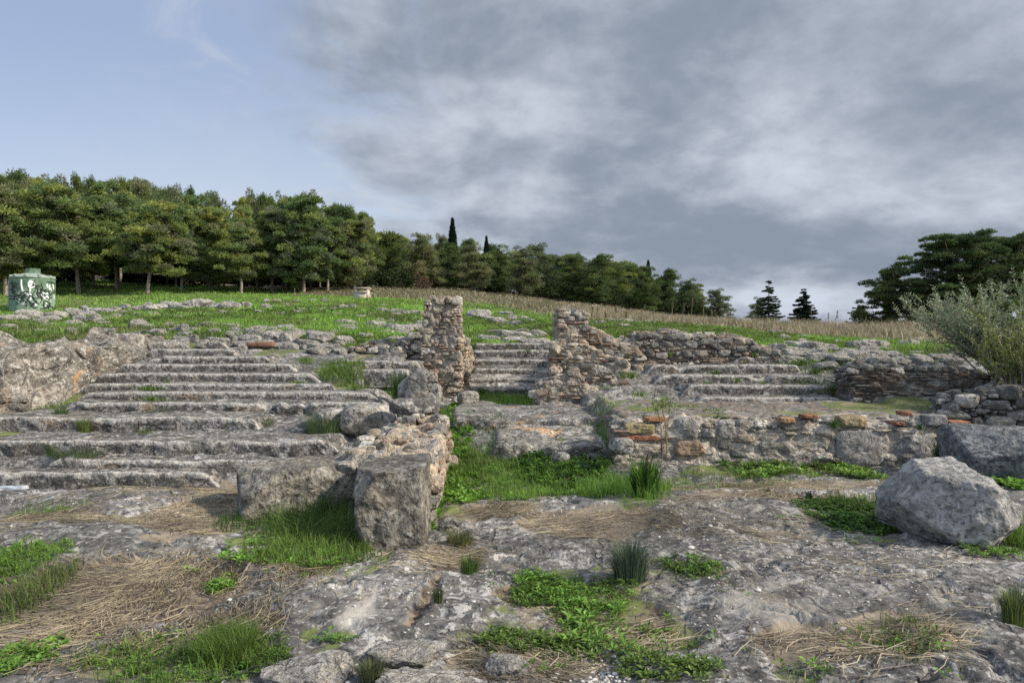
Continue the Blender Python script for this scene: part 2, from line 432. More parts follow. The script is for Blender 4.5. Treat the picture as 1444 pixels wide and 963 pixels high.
# pale and tan worn patches of the bedrock
worn = g.ramp(g.noise(pos, .75, 7, .65, .8), .56, .68)
c = g.mix(g.math('MULTIPLY', worn, .75), c, (.37, .345, .30))
sep = g.n('ShaderNodeSeparateColor', {0: g.attr('tint').outputs['Color']})
wv = g.math('ADD', g.math('MULTIPLY', g.math('SUBTRACT', n3, .5), 1.3), g.math('MULTIPLY', g.math('SUBTRACT', n2, .5), 1.6))
def edge(x): return g.ramp(g.math('ADD', x, wv), .32, .7)
tone = g.ramp(g.noise(pos, .42, 5, .6, .6), .40, .60, .74, 1.18)
c = g.mix(1., c, g.n('ShaderNodeCombineColor', {0: tone, 1: tone, 2: tone}).outputs[0], 'MULTIPLY')
soil = g.mix(g.ramp(n2, .38, .62), (.125, .10, .075), (.27, .225, .165))
grassc = g.mix(g.ramp(n2, .4, .6), (.085, .11, .035), (.135, .165, .05))
dirt = g.mix(g.ramp(n3, .4, .62), (.07, .056, .042), (.21, .17, .125))
c = g.mix(edge(sep.outputs[2]), c, dirt)
c = g.mix(g.math('MULTIPLY', edge(sep.outputs[0]), .9), c, soil)
c = g.mix(g.math('MULTIPLY', edge(sep.outputs[1]), .93), c, g.mix(g.ramp(n4, .5, .68), grassc, soil))
nb = g.n('ShaderNodeBump', {'Strength': .8, 'Distance': .032, 'Height': h})
finish(g, c, .95, nb.outputs[0], .15)
M['ground'] = m
ground = link('ground', make_mesh('ground', np.stack([fx, fy, gz], 1), quads, m, None, np.stack([mk[1], mk[0], mk[2]], 1)))
ground['kind'] = 'structure'
del GX, GY, fx, fy, gz, mk, idx, quads
# ------------------------------------------------------------------ rock-cut steps
def step_geo(x0, x1, yf, zt, rise, depth, seed, amp=.03, wav=.05, rs=.042, endr=.45, chip=.10, slope=.0):
    """a worn ledge: tread from the back to a rounded edge, then the riser down to the next tread"""
    nx = max(8, int((x1-x0)/rs)); xs = np.linspace(x0, x1, nx)
    rr = min(.03, rise*.2)
    prof = [(depth, -.3)]+[(t, 0) for t in np.linspace(depth, rr, max(4, int(depth/rs)))]
    prof += [(rr-rr*math.sin(a), -rr+rr*math.cos(a)) for a in np.linspace(.4, 1.57, 3)]
    prof += [(0, -t) for t in np.linspace(rr, rise+.12, max(4, int(rise/rs*1.2)))][1:]
    prof = np.array(prof); m = len(prof)
    X = np.repeat(xs, m); Y = yf+np.tile(prof[:, 0], nx); Z = zt+np.tile(prof[:, 1], nx)+slope*(X-x0)
    p = np.stack([X, Y, Z], 1)
    Yw = fbm(P3(X, seed*5.1, 0*X), .7, 4, seed)*wav*1.4
    Zw = fbm(P3(X, seed*3.3, 0*X), .9, 4, seed+3)*wav*.8
    # broken stretches of the edge
    ch = sstep(.28, .55, fbm(P3(X, seed*7.7, 0*X), 1.5, 4, seed+8)) * chip
    fr = np.exp(-((Y-yf)/.22)**2)
    n = np.stack([fbm(p, 4.2, 4, seed+20+k) for k in range(3)], 1)*amp
    pit = np.clip(.45-worley(p*np.array([1.6, 1.6, .75]), 6., seed), 0, 1)*min(.07, amp*1.6)
    p[:, 0] += n[:, 0]; p[:, 1] += Yw*np.exp(-((Y-yf)/.5)**2)+n[:, 1]+pit*np.exp(-((Y-yf)/.12)**2)+ch*.6*fr
    p[:, 2] += Zw+n[:, 2]*.8-ch*fr
    e = np.minimum(X-x0, x1-X)+fbm(P3(X, Y, Z), 2., 3, seed+60)*.15
    p[:, 2] -= (1-sstep(0, endr, e))*rise*1.25
    i = np.arange(nx-1)[:, None]*m; j = np.arange(m-1)[None]
    Fq = np.stack([i+j, i+m+j, i+m+j+1, i+j+1], -1).reshape(-1, 4)
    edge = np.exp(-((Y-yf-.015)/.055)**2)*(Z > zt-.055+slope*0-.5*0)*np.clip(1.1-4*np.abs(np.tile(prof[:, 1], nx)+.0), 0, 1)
    return p, Fq, np.repeat(edge[:, None], 3, 1)

def bank(name, label, rows, defdepth=.9):
    x, y, z = [np.mean([r[k] for r in rows]) for k in (0, 2, 3)]
    t = thing(name, ((rows[0][0]+rows[0][1])/2, rows[0][2], rows[0][3]-rows[0][4]), label, 'steps')
    for k, r in enumerate(rows):
        x0, x1, yf, zt, rise = r[:5]
        V, Fq, ed_ = step_geo(x0, x1, yf, zt, rise, r[5] if len(r) > 5 else defdepth, 100+k*13+len(name), **(r[6] if len(r) > 6 else {}))
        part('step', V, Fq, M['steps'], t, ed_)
    return t

def pxx(px, Y): return (px-CX)/F_PX*Y
lr = []
for k, (Y, zt, a, b, rise) in enumerate(LEFT_ROWS):
    dep = (LEFT_ROWS[k+1][0]-Y+.45) if k+1 < len(LEFT_ROWS) else 1.1
    o = dict(amp=.036, wav=.045, chip=.13) if k < 5 else dict(amp=.011, wav=.020, chip=.06)
    lr.append((pxx(a, Y), pxx(b, Y), Y, zt, rise, dep, o))
bank('lower_seating_steps', 'heavily worn lowest rock-cut ledges, wide and pitted, at the foot of the left bank', lr[:5])
bank('upper_seating_steps', 'flight of seven dark straight rock-cut rows narrowing uphill beside the cut rock face', lr[5:])
bank('right_seating_steps', 'rock-cut rows below the collapsed rubble wall, behind the long mortared wall',
     [(pxx(a, Y), pxx(b, Y), Y, zt, rise, .95, dict(amp=.013, wav=.025, chip=.07)) for Y, zt, a, b, rise in RIGHT_ROWS])
bank('central_stairway', 'narrow rock-cut stairway rising between the two ruined piers',
     [(-.98, .98, Y, zt, rise, .95, dict(amp=.016, wav=.02, chip=.05, endr=.05)) for Y, zt, rise in STAIR_ROWS])
SH = dict(amp=.014, wav=.02, chip=.04, endr=.2)
bank('short_steps', 'two short grey steps below the dry stone wall left of the tall pier',
     [(pxx(494, 12.3), pxx(585, 12.3), 12.3, 1.145, .2, .7, SH), (pxx(458, 12.75), pxx(600, 12.75), 12.75, 1.29, .2, .9, SH)])
for (a, b, Y, zt, rise, dep, lab, sl) in [
        (668, 884, 9.15, .235, .3, 1.5, 'lower flat rock ledge across the grassy passage, nearest the tall grass', 0),
        (612, 876, 10.55, .44, .3, 1.9, 'upper pale rock ledge across the passage, in front of the grassy pit', .0)]:
    V, Fq, ed_ = step_geo(pxx(a, Y), pxx(b, Y), Y, zt, rise, dep, int(a), .055, .10, .035, .3, .12)
    V[:, 2] += sstep(Y+.2, Y+dep, V[:, 1])*(.10)
    solid('rock_ledge', V, Fq, M['outcrop'], lab, 'rock ledge', 'rock ledges across the passage')

# cut rock face at the left of the banks
V, Fq = cube_grid(90); V = V.copy(); V /= ((np.abs(V)**9).sum(1)**(1/9))[:, None]
V = V*np.array([2.6, 2.6, 1.0])+np.array([-9.6, 12.4, .68])
V[:, 0] += (V[:, 2]-.8)*-.18
V[:, 2] += np.where(V[:, 2] > .8, -sstep(-8.1, -9.6, V[:, 0])*.22-sstep(11.2, 9.8, V[:, 1])*.12+sstep(-8.3, -7.2, V[:, 0])*.05, 0)
n = np.stack([fbm(V, .9, 5, 300+k)*.38+fbm(V, 3.5, 4, 310+k)*.15 for k in range(3)], 1)
V = V+n-np.stack([np.clip(.5-worley(V*np.array([1,1,.6]), 4.2, 5), 0, 1)*.2]*3, 1)*np.array([1, -1, .6])
solid('rock_outcrop', V, Fq, M['outcrop'], 'tall pinkish grey cut rock face closing the left end of the stepped rows', 'rock outcrop')

# ------------------------------------------------------------------ masonry walls
LIME = [(.29, .28, .255), (.23, .225, .21), (.36, .345, .31), (.20, .195, .18)]
TAN = [(.34, .285, .21), (.36, .29, .20), (.31, .265, .20)]
PINK = [(.34, .255, .195), (.36, .25, .175)]
BRICK = [(.30, .145, .09), (.33, .17, .105), (.28, .155, .11), (.36, .215, .14)]
DARK = [(.15, .148, .145), (.11, .11, .11), (.19, .18, .17)]
WHITE = [(.46, .44, .41)]
PAL = {'rubble': LIME*4+TAN*2+PINK[:1]+DARK+WHITE, 'warm': LIME*2+TAN*3+PINK*2+BRICK[3:]+WHITE, 'earthy': LIME*2+TAN+PINK+DARK*2, 'brick': BRICK*2+PINK*2+TAN,
       'dark': DARK*4+LIME, 'darkbrick': [(.17, .10, .075), (.16, .12, .1)]+DARK}

_g = lambda L: [tuple(np.array(c)*.55*1.22+np.mean(c)*.45*1.22*np.array([1.04, 1., .90])) for c in L]
PAL = {k: _g(v) for k, v in PAL.items()}

def stones_geo(items, seed, n=4, p=5., amp=.12, rough=1.):
    """items: (centre, half sizes along u v z, U, colour)"""
    B, Fq = cube_grid(n); B = B/((np.abs(B)**p).sum(1)**(1/p))[:, None]
    rng = np.random.default_rng(seed); N = len(items); m = len(B)
    C = np.array([i[0] for i in items]); S = np.array([i[1] for i in items]); U = np.array([i[2] for i in items]); T = np.array([i[3] for i in items])
    W = np.broadcast_to(B, (N, m, 3)).copy()
    for _ in range(7):
        k = rng.normal(size=(N, 1, 3)); k /= np.linalg.norm(k, axis=2, keepdims=True)
        d = (W*k).sum(2); mx = d.max(1, keepdims=True)*rng.uniform(.60, .93, (N, 1))
        W = W-(np.maximum(d-mx, 0)[..., None])*k
    L = W*S[:, None]+rng.uniform(-50, 50, (N, 1, 3))
    sm = S.min(1)[:, None]
    f = fbm((L/np.maximum(S.mean(1), .02)[:, None, None]).reshape(-1, 3), 1.1, 3, seed).reshape(N, m)
    W = W*S[:, None]; W = W+W/(np.linalg.norm(W, axis=2, keepdims=True)+1e-9)*(f*amp*sm*2)[..., None]
    a = rng.normal(0, .07*rough, N)
    u = W[..., 0].copy(); zz = W[..., 2].copy(); ca, sa = np.cos(a)[:, None], np.sin(a)[:, None]
    W[..., 0], W[..., 2] = u*ca-zz*sa, u*sa+zz*ca
    Uv = np.stack([U[:, 0], U[:, 1], 0*U[:, 0]], 1); Vv = np.stack([-U[:, 1], U[:, 0], 0*U[:, 0]], 1)
    G = C[:, None]+W[..., :1]*Uv[:, None]+W[..., 1:2]*Vv[:, None]+W[..., 2:]*np.array([0, 0, 1.])
    Fa = (Fq[None]+(np.arange(N)*m)[:, None, None]).reshape(-1, 4)
    return G.reshape(-1, 3), Fa, np.repeat(T, m, 0)

def pack(L, top, z0, big, bands, rng, dens=1.):
    """irregular stones thrown onto a face from large to small, none overlapping"""
    us = np.linspace(0, L, 60); ts = np.array([top(u) for u in us]); H = ts.max()-z0
    A = np.zeros((0, 4))
    Bn = np.array(bands) if len(bands) else None
    for r in (.115, .088, .066, .05, .037, .027):
        r *= big; n = min(3000, int(L*H/(r*r)*1.1*dens))
        a, b = r*rng.uniform(.95, 1.75, n), r*rng.uniform(.62, .95, n); u = rng.uniform(0, L, n); z = rng.uniform(z0, z0+H, n)
        ok = z+b*.3 <= np.interp(u, us, ts)
        if Bn is not None: ok &= ~((np.abs(z[:, None]-Bn[:, 0]) < b[:, None]+.018) & (u[:, None] > Bn[:, 1]-a[:, None]) & (u[:, None] < Bn[:, 2]+a[:, None])).any(1)
        def clash(c, E): return (((E[:, 0]-c[..., 0:1])/(E[:, 2]+c[..., 2:3]))**2+((E[:, 1]-c[..., 1:2])/(E[:, 3]+c[..., 3:4]))**2 < .86).any(-1)
        C = np.stack([u, z, a, b], 1)[ok]
        if len(A): C = C[~clash(C, A)]
        while len(C):       # keep the first, drop what it touches
            A = np.vstack([A, C[:1]]); C = C[1:]
            if len(C): C = C[~clash(C, A[-1:])]
    return [tuple(q) for q in A]

def masonry(name, label, cat, o, U, L, D, top, style, seed, faces='frl', core=(.27, .225, .165), z0=-.1, parts=(), n=4, group=None, skip=.08, relief=0., big=1., taper=0.):
    """wall: rough mortar core with stones and brick courses set in it. o = ground corner, U = unit along, v runs to its left.
    style = (stone palette, heights of brick courses, share of each course that is brick, brick palette)"""
    rng = np.random.default_rng(seed); o = np.asarray(o, float); U = np.asarray(U, float); U = U/np.linalg.norm(U)
    pal, courses, share, bpal = style; pal, bpal = PAL[pal], PAL[bpal]
    Vd = np.array([-U[1], U[0]])
    def W(u, v, z): return np.stack([o[0]+u*U[0]+v*Vd[0], o[1]+u*U[1]+v*Vd[1], o[2]+z], -1)
    H = max(float(top(u, v)) for u in np.linspace(0, L, 12) for v in (0, D))
    vt = np.vectorize(top, otypes=[float])
    res = max(14, int(max(L, H, D)/.05)); res = min(res, 64)
    B, Fc = cube_grid(res); B = B.copy(); Bp = B/((np.abs(B)**14).sum(1)**(1/14))[:, None]
    u = (Bp[:, 0]+1)/2*L; v = (Bp[:, 1]+1)/2*D; t = (Bp[:, 2]+1)/2
    tp = vt(np.clip(u, 0, L), np.clip(v, 0, D))
    V = W(u, v, z0+t*(tp-z0))
    V = V+np.stack([fbm(V, 6.5, 4, seed+k) for k in range(3)], 1)*.07+np.stack([fbm(V, 1.8, 3, seed+7+k) for k in range(3)], 1)*.06
    V[:, 2] += sstep(.6, 1, t)*fbm(V, 4., 3, seed+15)*.09
    tint = np.broadcast_to(np.array(core), (len(V), 3)).copy()
    k2 = sstep(0., .35, fbm(V, 2.3, 4, seed+30)); tint = tint*(1-k2[:, None])+np.array([.30, .28, .25])*k2[:, None]
    tint = tint*(1+.45*fbm(V, 9., 3, seed+33))[:, None]
    t_ = thing(name, W(np.array(L/2), np.array(D/2), np.array(0.)), label, cat, group)
    st, br = [], []
    spec = []
    if 'f' in faces: spec.append((L, lambda s: (s, 0.), 0))
    if 'r' in faces: spec.append((D, lambda s: (L, s), 1))
    if 'l' in faces: spec.append((D, lambda s: (0., s), 2))
    for Lf, fn, ax in spec:
        inn = [np.r_[Vd, 0], np.r_[-U, 0], np.r_[U, 0]][ax]
        bands = []
        for zc in courses:
            s = rng.uniform(-.1, .05)
            while s < Lf:
                w = rng.uniform(.10, .32)
                if rng.random() < share and zc+.02 < top(*fn(min(max(s+w/2, 0), Lf))):
                    ss, ee = max(s, -.02), min(s+w, Lf+.02); bands.append((zc, ss, ee)); h = rng.uniform(.013, .021)
                    if ee-ss > .04:
                        uu, vv = fn((ss+ee)/2); c = W(np.array(uu), np.array(vv), np.array(zc+rng.normal(0, .006)))+inn*rng.uniform(.0, .035)
                        half = ((ee-ss)/2*.96, .07, h) if ax == 0 else (.07, (ee-ss)/2*.96, h)
                        br.append((c, half, U, np.array(bpal[rng.integers(len(bpal))])*rng.uniform(.75, 1.2)))
                s += w+rng.uniform(.004, .05)
        for uf, z, a, b in pack(Lf, lambda q: top(*fn(q)), z0, big, bands, rng):
            if rng.random() < skip: continue
            uu, vv = fn(uf); dp = min(a, .09); c = W(np.array(uu), np.array(vv), np.array(z))+inn*dp*rng.uniform(.45, .95)-inn*relief
            half = (a, dp*1.15, b) if ax == 0 else (dp*1.15, a, b)
            st.append((c, half, U, np.array(pal[rng.integers(len(pal))])*rng.uniform(.72, 1.25)))
    for _ in range(int(L*D*60/big)):
        uu, vv = rng.uniform(0, L), rng.uniform(0, D); r = rng.uniform(.025, .085)*big
        c = W(np.array(uu), np.array(vv), np.array(top(uu, vv)-r*rng.uniform(.0, .35)))
        st.append((c, (r*1.3, r, r*.75), U, np.array(pal[rng.integers(len(pal))])*rng.uniform(.8, 1.2)))
    lo = [q for q in st if max(q[1]) < .075]; hi = [q for q in st if max(q[1]) >= .075]
    V2, F2, T2 = merge([(V, Fc, tint)]+[stones_geo(q, seed+1+k, k) for k, q in ((3, lo), (n, hi)) if q])
    if br:
        V2, F2, T2 = merge([(V2, F2, T2), stones_geo(br, seed+2, 3, 9., .25, .5)])
    def tap(A):
        if not taper: return A
        q = A[:, :2]-o[:2]; uu_ = q @ U; k_ = taper*np.clip((A[:, 2]-o[2])/H, 0, 1); A = A.copy(); A[:, :2] -= ((uu_-L*.72)*k_)[:, None]*U; return A
    V2 = tap(V2)
    part('rubble_masonry', V2, F2, M['masonry'], t_, T2, False)
    t_['kind'] = 'thing'
    for (pn, pu, pz, pw, ph, pc, pp, plab) in parts:
        Vr, Fr = rock((pw, .22, ph), seed+int(pu*100), 18, pp, 6, (.78, .98), .14)
        Vr = Vr @ np.array([[U[0], U[1], 0], [Vd[0], Vd[1], 0], [0, 0, 1.]])+W(np.array(pu), np.array(.055), np.array(pz))
        part(pn, Vr, Fr, M['masonry'], t_, np.broadcast_to(np.array(pc), (len(Vr), 3)), label=plab)
    return t_

def nz1(x, s, seed):
    a = x*s*2.6+seed*1.7
    return .5*math.sin(a)+.3*math.sin(a*2.3+seed)+.3*math.sin(a*4.9+2*seed)+.25*math.sin(a*9.7+seed*3)
def gz1(x, y): return float(ground_z(x, y)[0])

# long mortared wall in front of the right bank; its top slopes away to the right end
LW0, LW1, LWY = pxx(866, 8.85), pxx(1392, 8.85), 8.85
LWL = LW1-LW0
def lw_top(u, v): return .585+.03*nz1(u, 1.3, 3)+v*.06-.62*float(sstep(LWL-.45, LWL+.15, u))*.75+(.05 if u < .35 else 0)*0
def zpx(py, Y): return EYE-(py-CY)/F_PX*Y
def lwp(px, py): return ((px-LW0*F_PX/LWY-CX)/F_PX*LWY, zpx(py, LWY))
lwparts = []
for nm, px, py, w, h, c, p, lab in [
        ('stone_block', 901, 604, 42, 14, (.40, .335, .19), 9, 'yellow squared block near the left end'),
        ('stone_block', 972, 632, 44, 21, (.36, .27, .20), 8, 'pinkish squared block'),
        ('stone_block', 970, 604, 36, 30, (.33, .325, .31), 3.5, 'large grey fieldstone'),
        ('stone_block', 1026, 606, 30, 26, (.36, .35, .33), 3.5, None),
        ('stone_block', 999, 611, 20, 15, (.35, .34, .33), 3.5, None),
        ('stone_block', 875, 627, 28, 17, (.27, .26, .25), 4, None),
        ('stone_block', 1212, 631, 66, 52, (.30, .298, .29), 5, 'biggest grey slab in the face'),
        ('stone_block', 1292, 632, 60, 42, (.30, .295, .285), 3.5, 'domed grey slab right of the biggest one'),
        ('stone_block', 1202, 594, 40, 17, (.34, .28, .175), 6, 'ochre block under the top course'),
        ('stone_block', 1320, 593, 32, 16, (.24, .245, .25), 7, None),
        ('stone_block', 1157, 644, 34, 14, (.42, .40, .37), 4, None),
        ('brick', 903, 617, 62, 7, (.34, .165, .095), 9, 'red brick under the yellow block'),
        ('brick', 925, 591, 30, 6, (.36, .20, .11), 9, None),
        ('brick', 1352, 597, 28, 7, (.35, .17, .10), 9, 'red brick at the right end'),
        ('brick', 1266, 597, 16, 5, (.34, .165, .10), 9, None),
        ('brick', 1142, 587, 20, 5, (.34, .165, .10), 9, None),
        ('brick', 1110, 593, 20, 9, (.38, .25, .14), 6, None),
        ('brick', 1278, 583, 12, 6, (.34, .17, .10), 9, None)]:
    u, z = lwp(px, py); lwparts.append((nm, u, z, w/F_PX*LWY, h/F_PX*LWY, c, p, lab))
masonry('rubble_wall', 'long low mortared rubble wall with big grey slabs and a few red bricks, flat top', 'wall',
        (LW0, LWY, 0), (1, 0), LWL, .55, lw_top, ('rubble', [.46, .49], .10, 'brick'), 11, 'frl', (.47, .435, .38), -.15, lwparts, 5, None, .32, -.02, .85)

# tall pier left of the stairway
PX0, PX1 = pxx(594, 13.2), pxx(649, 13.2)
def p1_top(u, v): return 2.48+.05*nz1(u*3+v*2, 1.5, 8)-(.12 if u > .62 else 0)*0-.18*float(sstep(.12, -.02, u))
zb = gz1(-1.4, 13.2)
tall = masonry('ruined_pier', 'tall ruined pier of rubble and thin red brick courses left of the stairway', 'pier', (PX0-.06, 13.2, .50), (1, 0), PX1-PX0+.08, .75, lambda u, v: p1_top(u, v)-.5,
        ('warm', [.35,.40,.62,.66,.70,.93,.98,1.03,1.08,1.38,1.43,1.66], .5, 'brick'), 21, 'frl', (.40, .36, .30), -.2, (), 5, None, .2, .01, .9, .26)
masonry('ruined_wall', 'broken orange mortared wall stub running back from the tall pier along the stairs', 'wall', (-1.32, 13.97, .50), (1, 0), .36, 2.6,
        lambda u, v: 1.18-.12*v+.08*nz1(v, 2., 4), ('warm', [.3,.35,.6,.9], .5, 'brick'), 22, 'frl', (.42, .28, .17), -.2, (), 4)
masonry('ruined_wall', 'low ragged rubble footing at the left foot of the tall pier', 'wall', (pxx(566, 12.9), 12.9, .45), (1, 0), .62, .4,
        lambda u, v: .34+.36*u+.06*nz1(u, 3., 6), ('warm', [.2], .4, 'brick'), 23, 'frl', (.35, .30, .24), -.2, (), 4)
# right pier, stepped
masonry('ruined_pier', 'stepped ruined pier of rubble and brick right of the stairway, narrow on top', 'pier', (pxx(786, 12.9), 12.9, .55), (1, 0), pxx(830, 12.9)-pxx(786, 12.9), 1.5,
        lambda u, v: 1.62-.06*u+.05*nz1(u*3+v*2, 2, 9)+(.08 if v > .3 else 0), ('warm', [.3,.62,.67,.9,1.2,1.25,1.45], .45, 'brick'), 31, 'frl', (.40, .36, .30), -.2, (), 5, None, .2, .01, .9, .12)
masonry('ruined_wall', 'thick lower masonry in front of the stepped pier, widening to its base', 'wall', (pxx(778, 12.5), 12.5, .53), (1, 0), pxx(884, 12.5)-pxx(778, 12.5), .5,
        lambda u, v: 1.06-.22*float(sstep(.75, 1.0, u))-.05*u+.04*nz1(u*2, 2, 5), ('warm', [.10,.15,.36,.41,.46,.76,.81], .6, 'brick'), 32, 'frl', (.44, .40, .34), -.2, (), 5)
masonry('ruined_wall', 'lowest crumbling footing of the stepped pier, beside the grassy pit', 'wall', (pxx(757, 12.2), 12.2, .50), (1, 0), 1.0, .5,
        lambda u, v: .40+.16*float(sstep(.1, .5, u))-.3*float(sstep(.7, 1., u))+.05*nz1(u*2, 2, 15), ('warm', [.15,.2,.38], .5, 'brick'), 33, 'frl', (.44, .40, .34), -.25, (), 5)
masonry('ruined_wall', 'sloping rubble shoulder descending right from the top of the stepped pier', 'wall', (pxx(832, 13.3), 13.3, .9), (1, 0), 1.0, .7,
        lambda u, v: 1.03-.55*u+.05*nz1(u*2, 2, 25), ('warm', [.4,.7], .4, 'brick'), 34, 'frl', (.36, .30, .24), -.3, (), 4)
# collapsed wall above the right bank
masonry('ruined_wall', 'collapsed brown rubble wall with red earth above the right bank of steps', 'wall', (pxx(868, 13.55), 13.55, 1.15), (1, 0), pxx(1095, 13.55)-pxx(868, 13.55), .9,
        lambda u, v: .60+.10*v+.07*nz1(u, 1.6, 35)-.30*float(sstep(2.1, 3.3, u))-.14*float(sstep(.5, 0, u)), ('earthy', [.12,.17], .3, 'brick'), 41, 'frl', (.30, .235, .18), -.2, (), 5, None, .06, .03, .85)
# dark brick wall at the right and the fieldstone wall under the bush
masonry('brick_wall', 'dark weathered wall of thin brick and stone courses below the olive bush', 'wall', (pxx(1200, 11.3), 11.3, .35), (1, -.12), 2.15, .8,
        lambda u, v: .88+.05*nz1(u, 1.5, 45)-.10*float(sstep(.3, 0, u))-.1*float(sstep(1.5, 2.1, u)), ('dark', [.45,.49,.53,.57,.68,.72,.76], .75, 'darkbrick'), 51, 'frl', (.14, .12, .10), -.3, (), 5, None, .04, 0., .8)
masonry('fieldstone_wall', 'dark dry fieldstone wall at the right edge under the yellow-green bush', 'wall', (pxx(1345, 9.9), 9.9, .2), (1, -.25), 2.6, .8,
        lambda u, v: .60+.14*float(sstep(0, 1., u))+.06*nz1(u, 2, 55), ('dark', [], 0, 'brick'), 61, 'frl', (.10, .095, .085), -.3, (), 5, None, .02, .05, 1.05)
# dry stone wall left of the tall pier
masonry('dry_stone_wall', 'short dry stone wall of rounded grey stones left of the tall pier', 'wall', (pxx(484, 13.3), 13.3, 1.27), (1, 0), pxx(592, 13.3)-pxx(484, 13.3), .5,
        lambda u, v: .22+.17*u/1.5+.03*nz1(u, 3, 65), ('earthy', [], 0, 'brick'), 71, 'frl', (.12, .09, .06), -.1, (), 5, None, .03, .05, 1.)
# spur wall behind the upright block
masonry('spur_wall', 'low broken mortared wall running back behind the upright block, its right face pale and orange', 'wall', (-.72, 6.15, 0), (-.045, 1), 2.85, .62,
        lambda u, v: .52+.055*u+.05*nz1(u, 2, 75)-.12*float(sstep(.25, .6, v))*0-.10*float(sstep(.5, 0., u)), ('warm', [.2,.42,.47], .35, 'brick'), 81, 'frl', (.46, .40, .32), -.15, (), 5, None, .25, -.02, .9)
masonry('spur_wall', 'jumbled rubble shoulder left of the pale-faced broken wall', 'wall', (-1.34, 6.6, 0), (0, 1), 2.5, .55,
        lambda u, v: .44+.05*u-.2*float(sstep(.25, .55, v))+.07*nz1(u, 2, 85), ('rubble', [], 0, 'brick'), 82, 'fl', (.31, .28, .24), -.15, (), 5, None, .1, .02, 1.3)

# ------------------------------------------------------------------ blocks and boulders
def boulder(name, label, cat, size, loc, rz, seed, mat, tilt=(0, 0), group=None, **kw):
    V, Fq = rock(size, seed, **kw)
    o = link(name, make_mesh(name, V-np.array([0, 0, V[:, 2].min()]), Fq, mat), None, loc)
    o.rotation_euler = (tilt[0], tilt[1], rz); return tag(o, label, cat, group)
boulder('stone_block', 'upright squared grey limestone block with a rough chipped front, in tall grass', 'stone block', (.56, .78, .70), (-.97, 5.74, -.05), .05, 3, M['block'], (.02, -.03), n=60, p=14, cuts=10, cutd=(.84, .97), amp=.11, sharp=120,
        planes=[(-.5, -.6, .6, 1.25), (.15, -1, .1, .93), (0, 0, 1, .93)])
boulder('stone_block', 'long grey limestone block lying on its side with a darker chipped end', 'stone block', (1.42, .62, .52), (-1.93, 6.72, -.05), .46, 5, M['block'], (.03, -.02), n=60, p=14, cuts=9, cutd=(.82, .98), amp=.09, sharp=120,
        planes=[(-1, -.3, .55, 1.08), (.1, -1, .55, 1.12), (0, 0, 1, .9)])
boulder('boulder', 'big angular blue-grey boulder with a pale sunlit side, alone on the bedrock', 'boulder', (.97, .86, .80), (3.60, 5.58, -.15), 0, 9, M['blue_rock'], n=72, p=6., cuts=9, cutd=(.80, .93), amp=.085, sharp=70,
        planes=[(-.74, -.30, -.60, .66), (-.55, -.80, .28, .70), (.80, -.1, .55, .80), (.62, -.75, .12, .86), (.5, -.6, -.62, .80), (0, -.2, 1, .82), (-.75, .1, .6, .92), (-.1, -1, -.1, .80)])
boulder('boulder', 'large dark grey flat-topped boulder against the right end of the long wall', 'boulder', (1.75, 1.1, .68), (6.12, 8.1, -.1), -.08, 12, M['dark_rock'], (.02, .06), n=44, p=7, cuts=8, cutd=(.78, .95), amp=.07, sharp=120,
        planes=[(-.6, -.5, .7, .98), (.1, -.6, .9, .96)])
boulder('stone_block', 'small rounded grey block standing at the foot of the tall pier', 'stone block', (.64, .5, .58), tuple(np.array(P(592, 568, 10.2))+[0, 0, -.08]), .2, 15, M['limestone'], n=26, p=4.5, cuts=6, cutd=(.8, .95), amp=.1,
        planes=[(-.7, 0, .7, .8), (.75, 0, .6, .85)])
boulder('stone_slab', 'flat pale stone on the broken wall, in front of the small rounded block', 'stone slab', (.66, .5, .2), tuple(np.array(P(584, 582, 8.9))+[0, 0, -.02]), .1, 17, M['outcrop'], n=22, p=5, cuts=5, amp=.1)
boulder('boulder', 'lumpy grey rock between the stepped ledges and the broken wall', 'boulder', (.75, .7, .42), tuple(P(521, 608, 9.3)+[0, 0, -.05]), .2, 19, M['limestone'], n=26, p=4, cuts=6, amp=.14)
boulder('boulder', 'squat rough rock beside the grass tuft on the lower ledges', 'boulder', (.6, .55, .36), tuple(P(470, 606, 9.4)+[0, 0, -.08]), .6, 20, M['limestone'], n=22, p=4, cuts=6, amp=.14)
boulder('boulder', 'small squared stone at the inner foot of the tall pier', 'boulder', (.36, .34, .26), tuple(P(660, 566, 12.4)+[0, 0, -.08]), .3, 22, M['outcrop'], n=16, p=6, cuts=5, amp=.1)
boulder('boulder', 'single grey stone at the left corner of the long mortared wall', 'boulder', (.27, .25, .2), tuple(P(876, 637, 8.6)+[0, 0, -.03]), .3, 23, M['limestone'], n=16, p=4, cuts=5, amp=.1)
boulder('boulder', 'grey stone at the near foot of the right wall in the weeds', 'boulder', (.22, .2, .17), tuple(hit(790, 655)), .3, 24, M['limestone'], n=16, p=4, cuts=5, amp=.1)

for o_ in COL.objects:
    if o_.name.startswith('stone_slab'): o_['kind'] = 'thing'
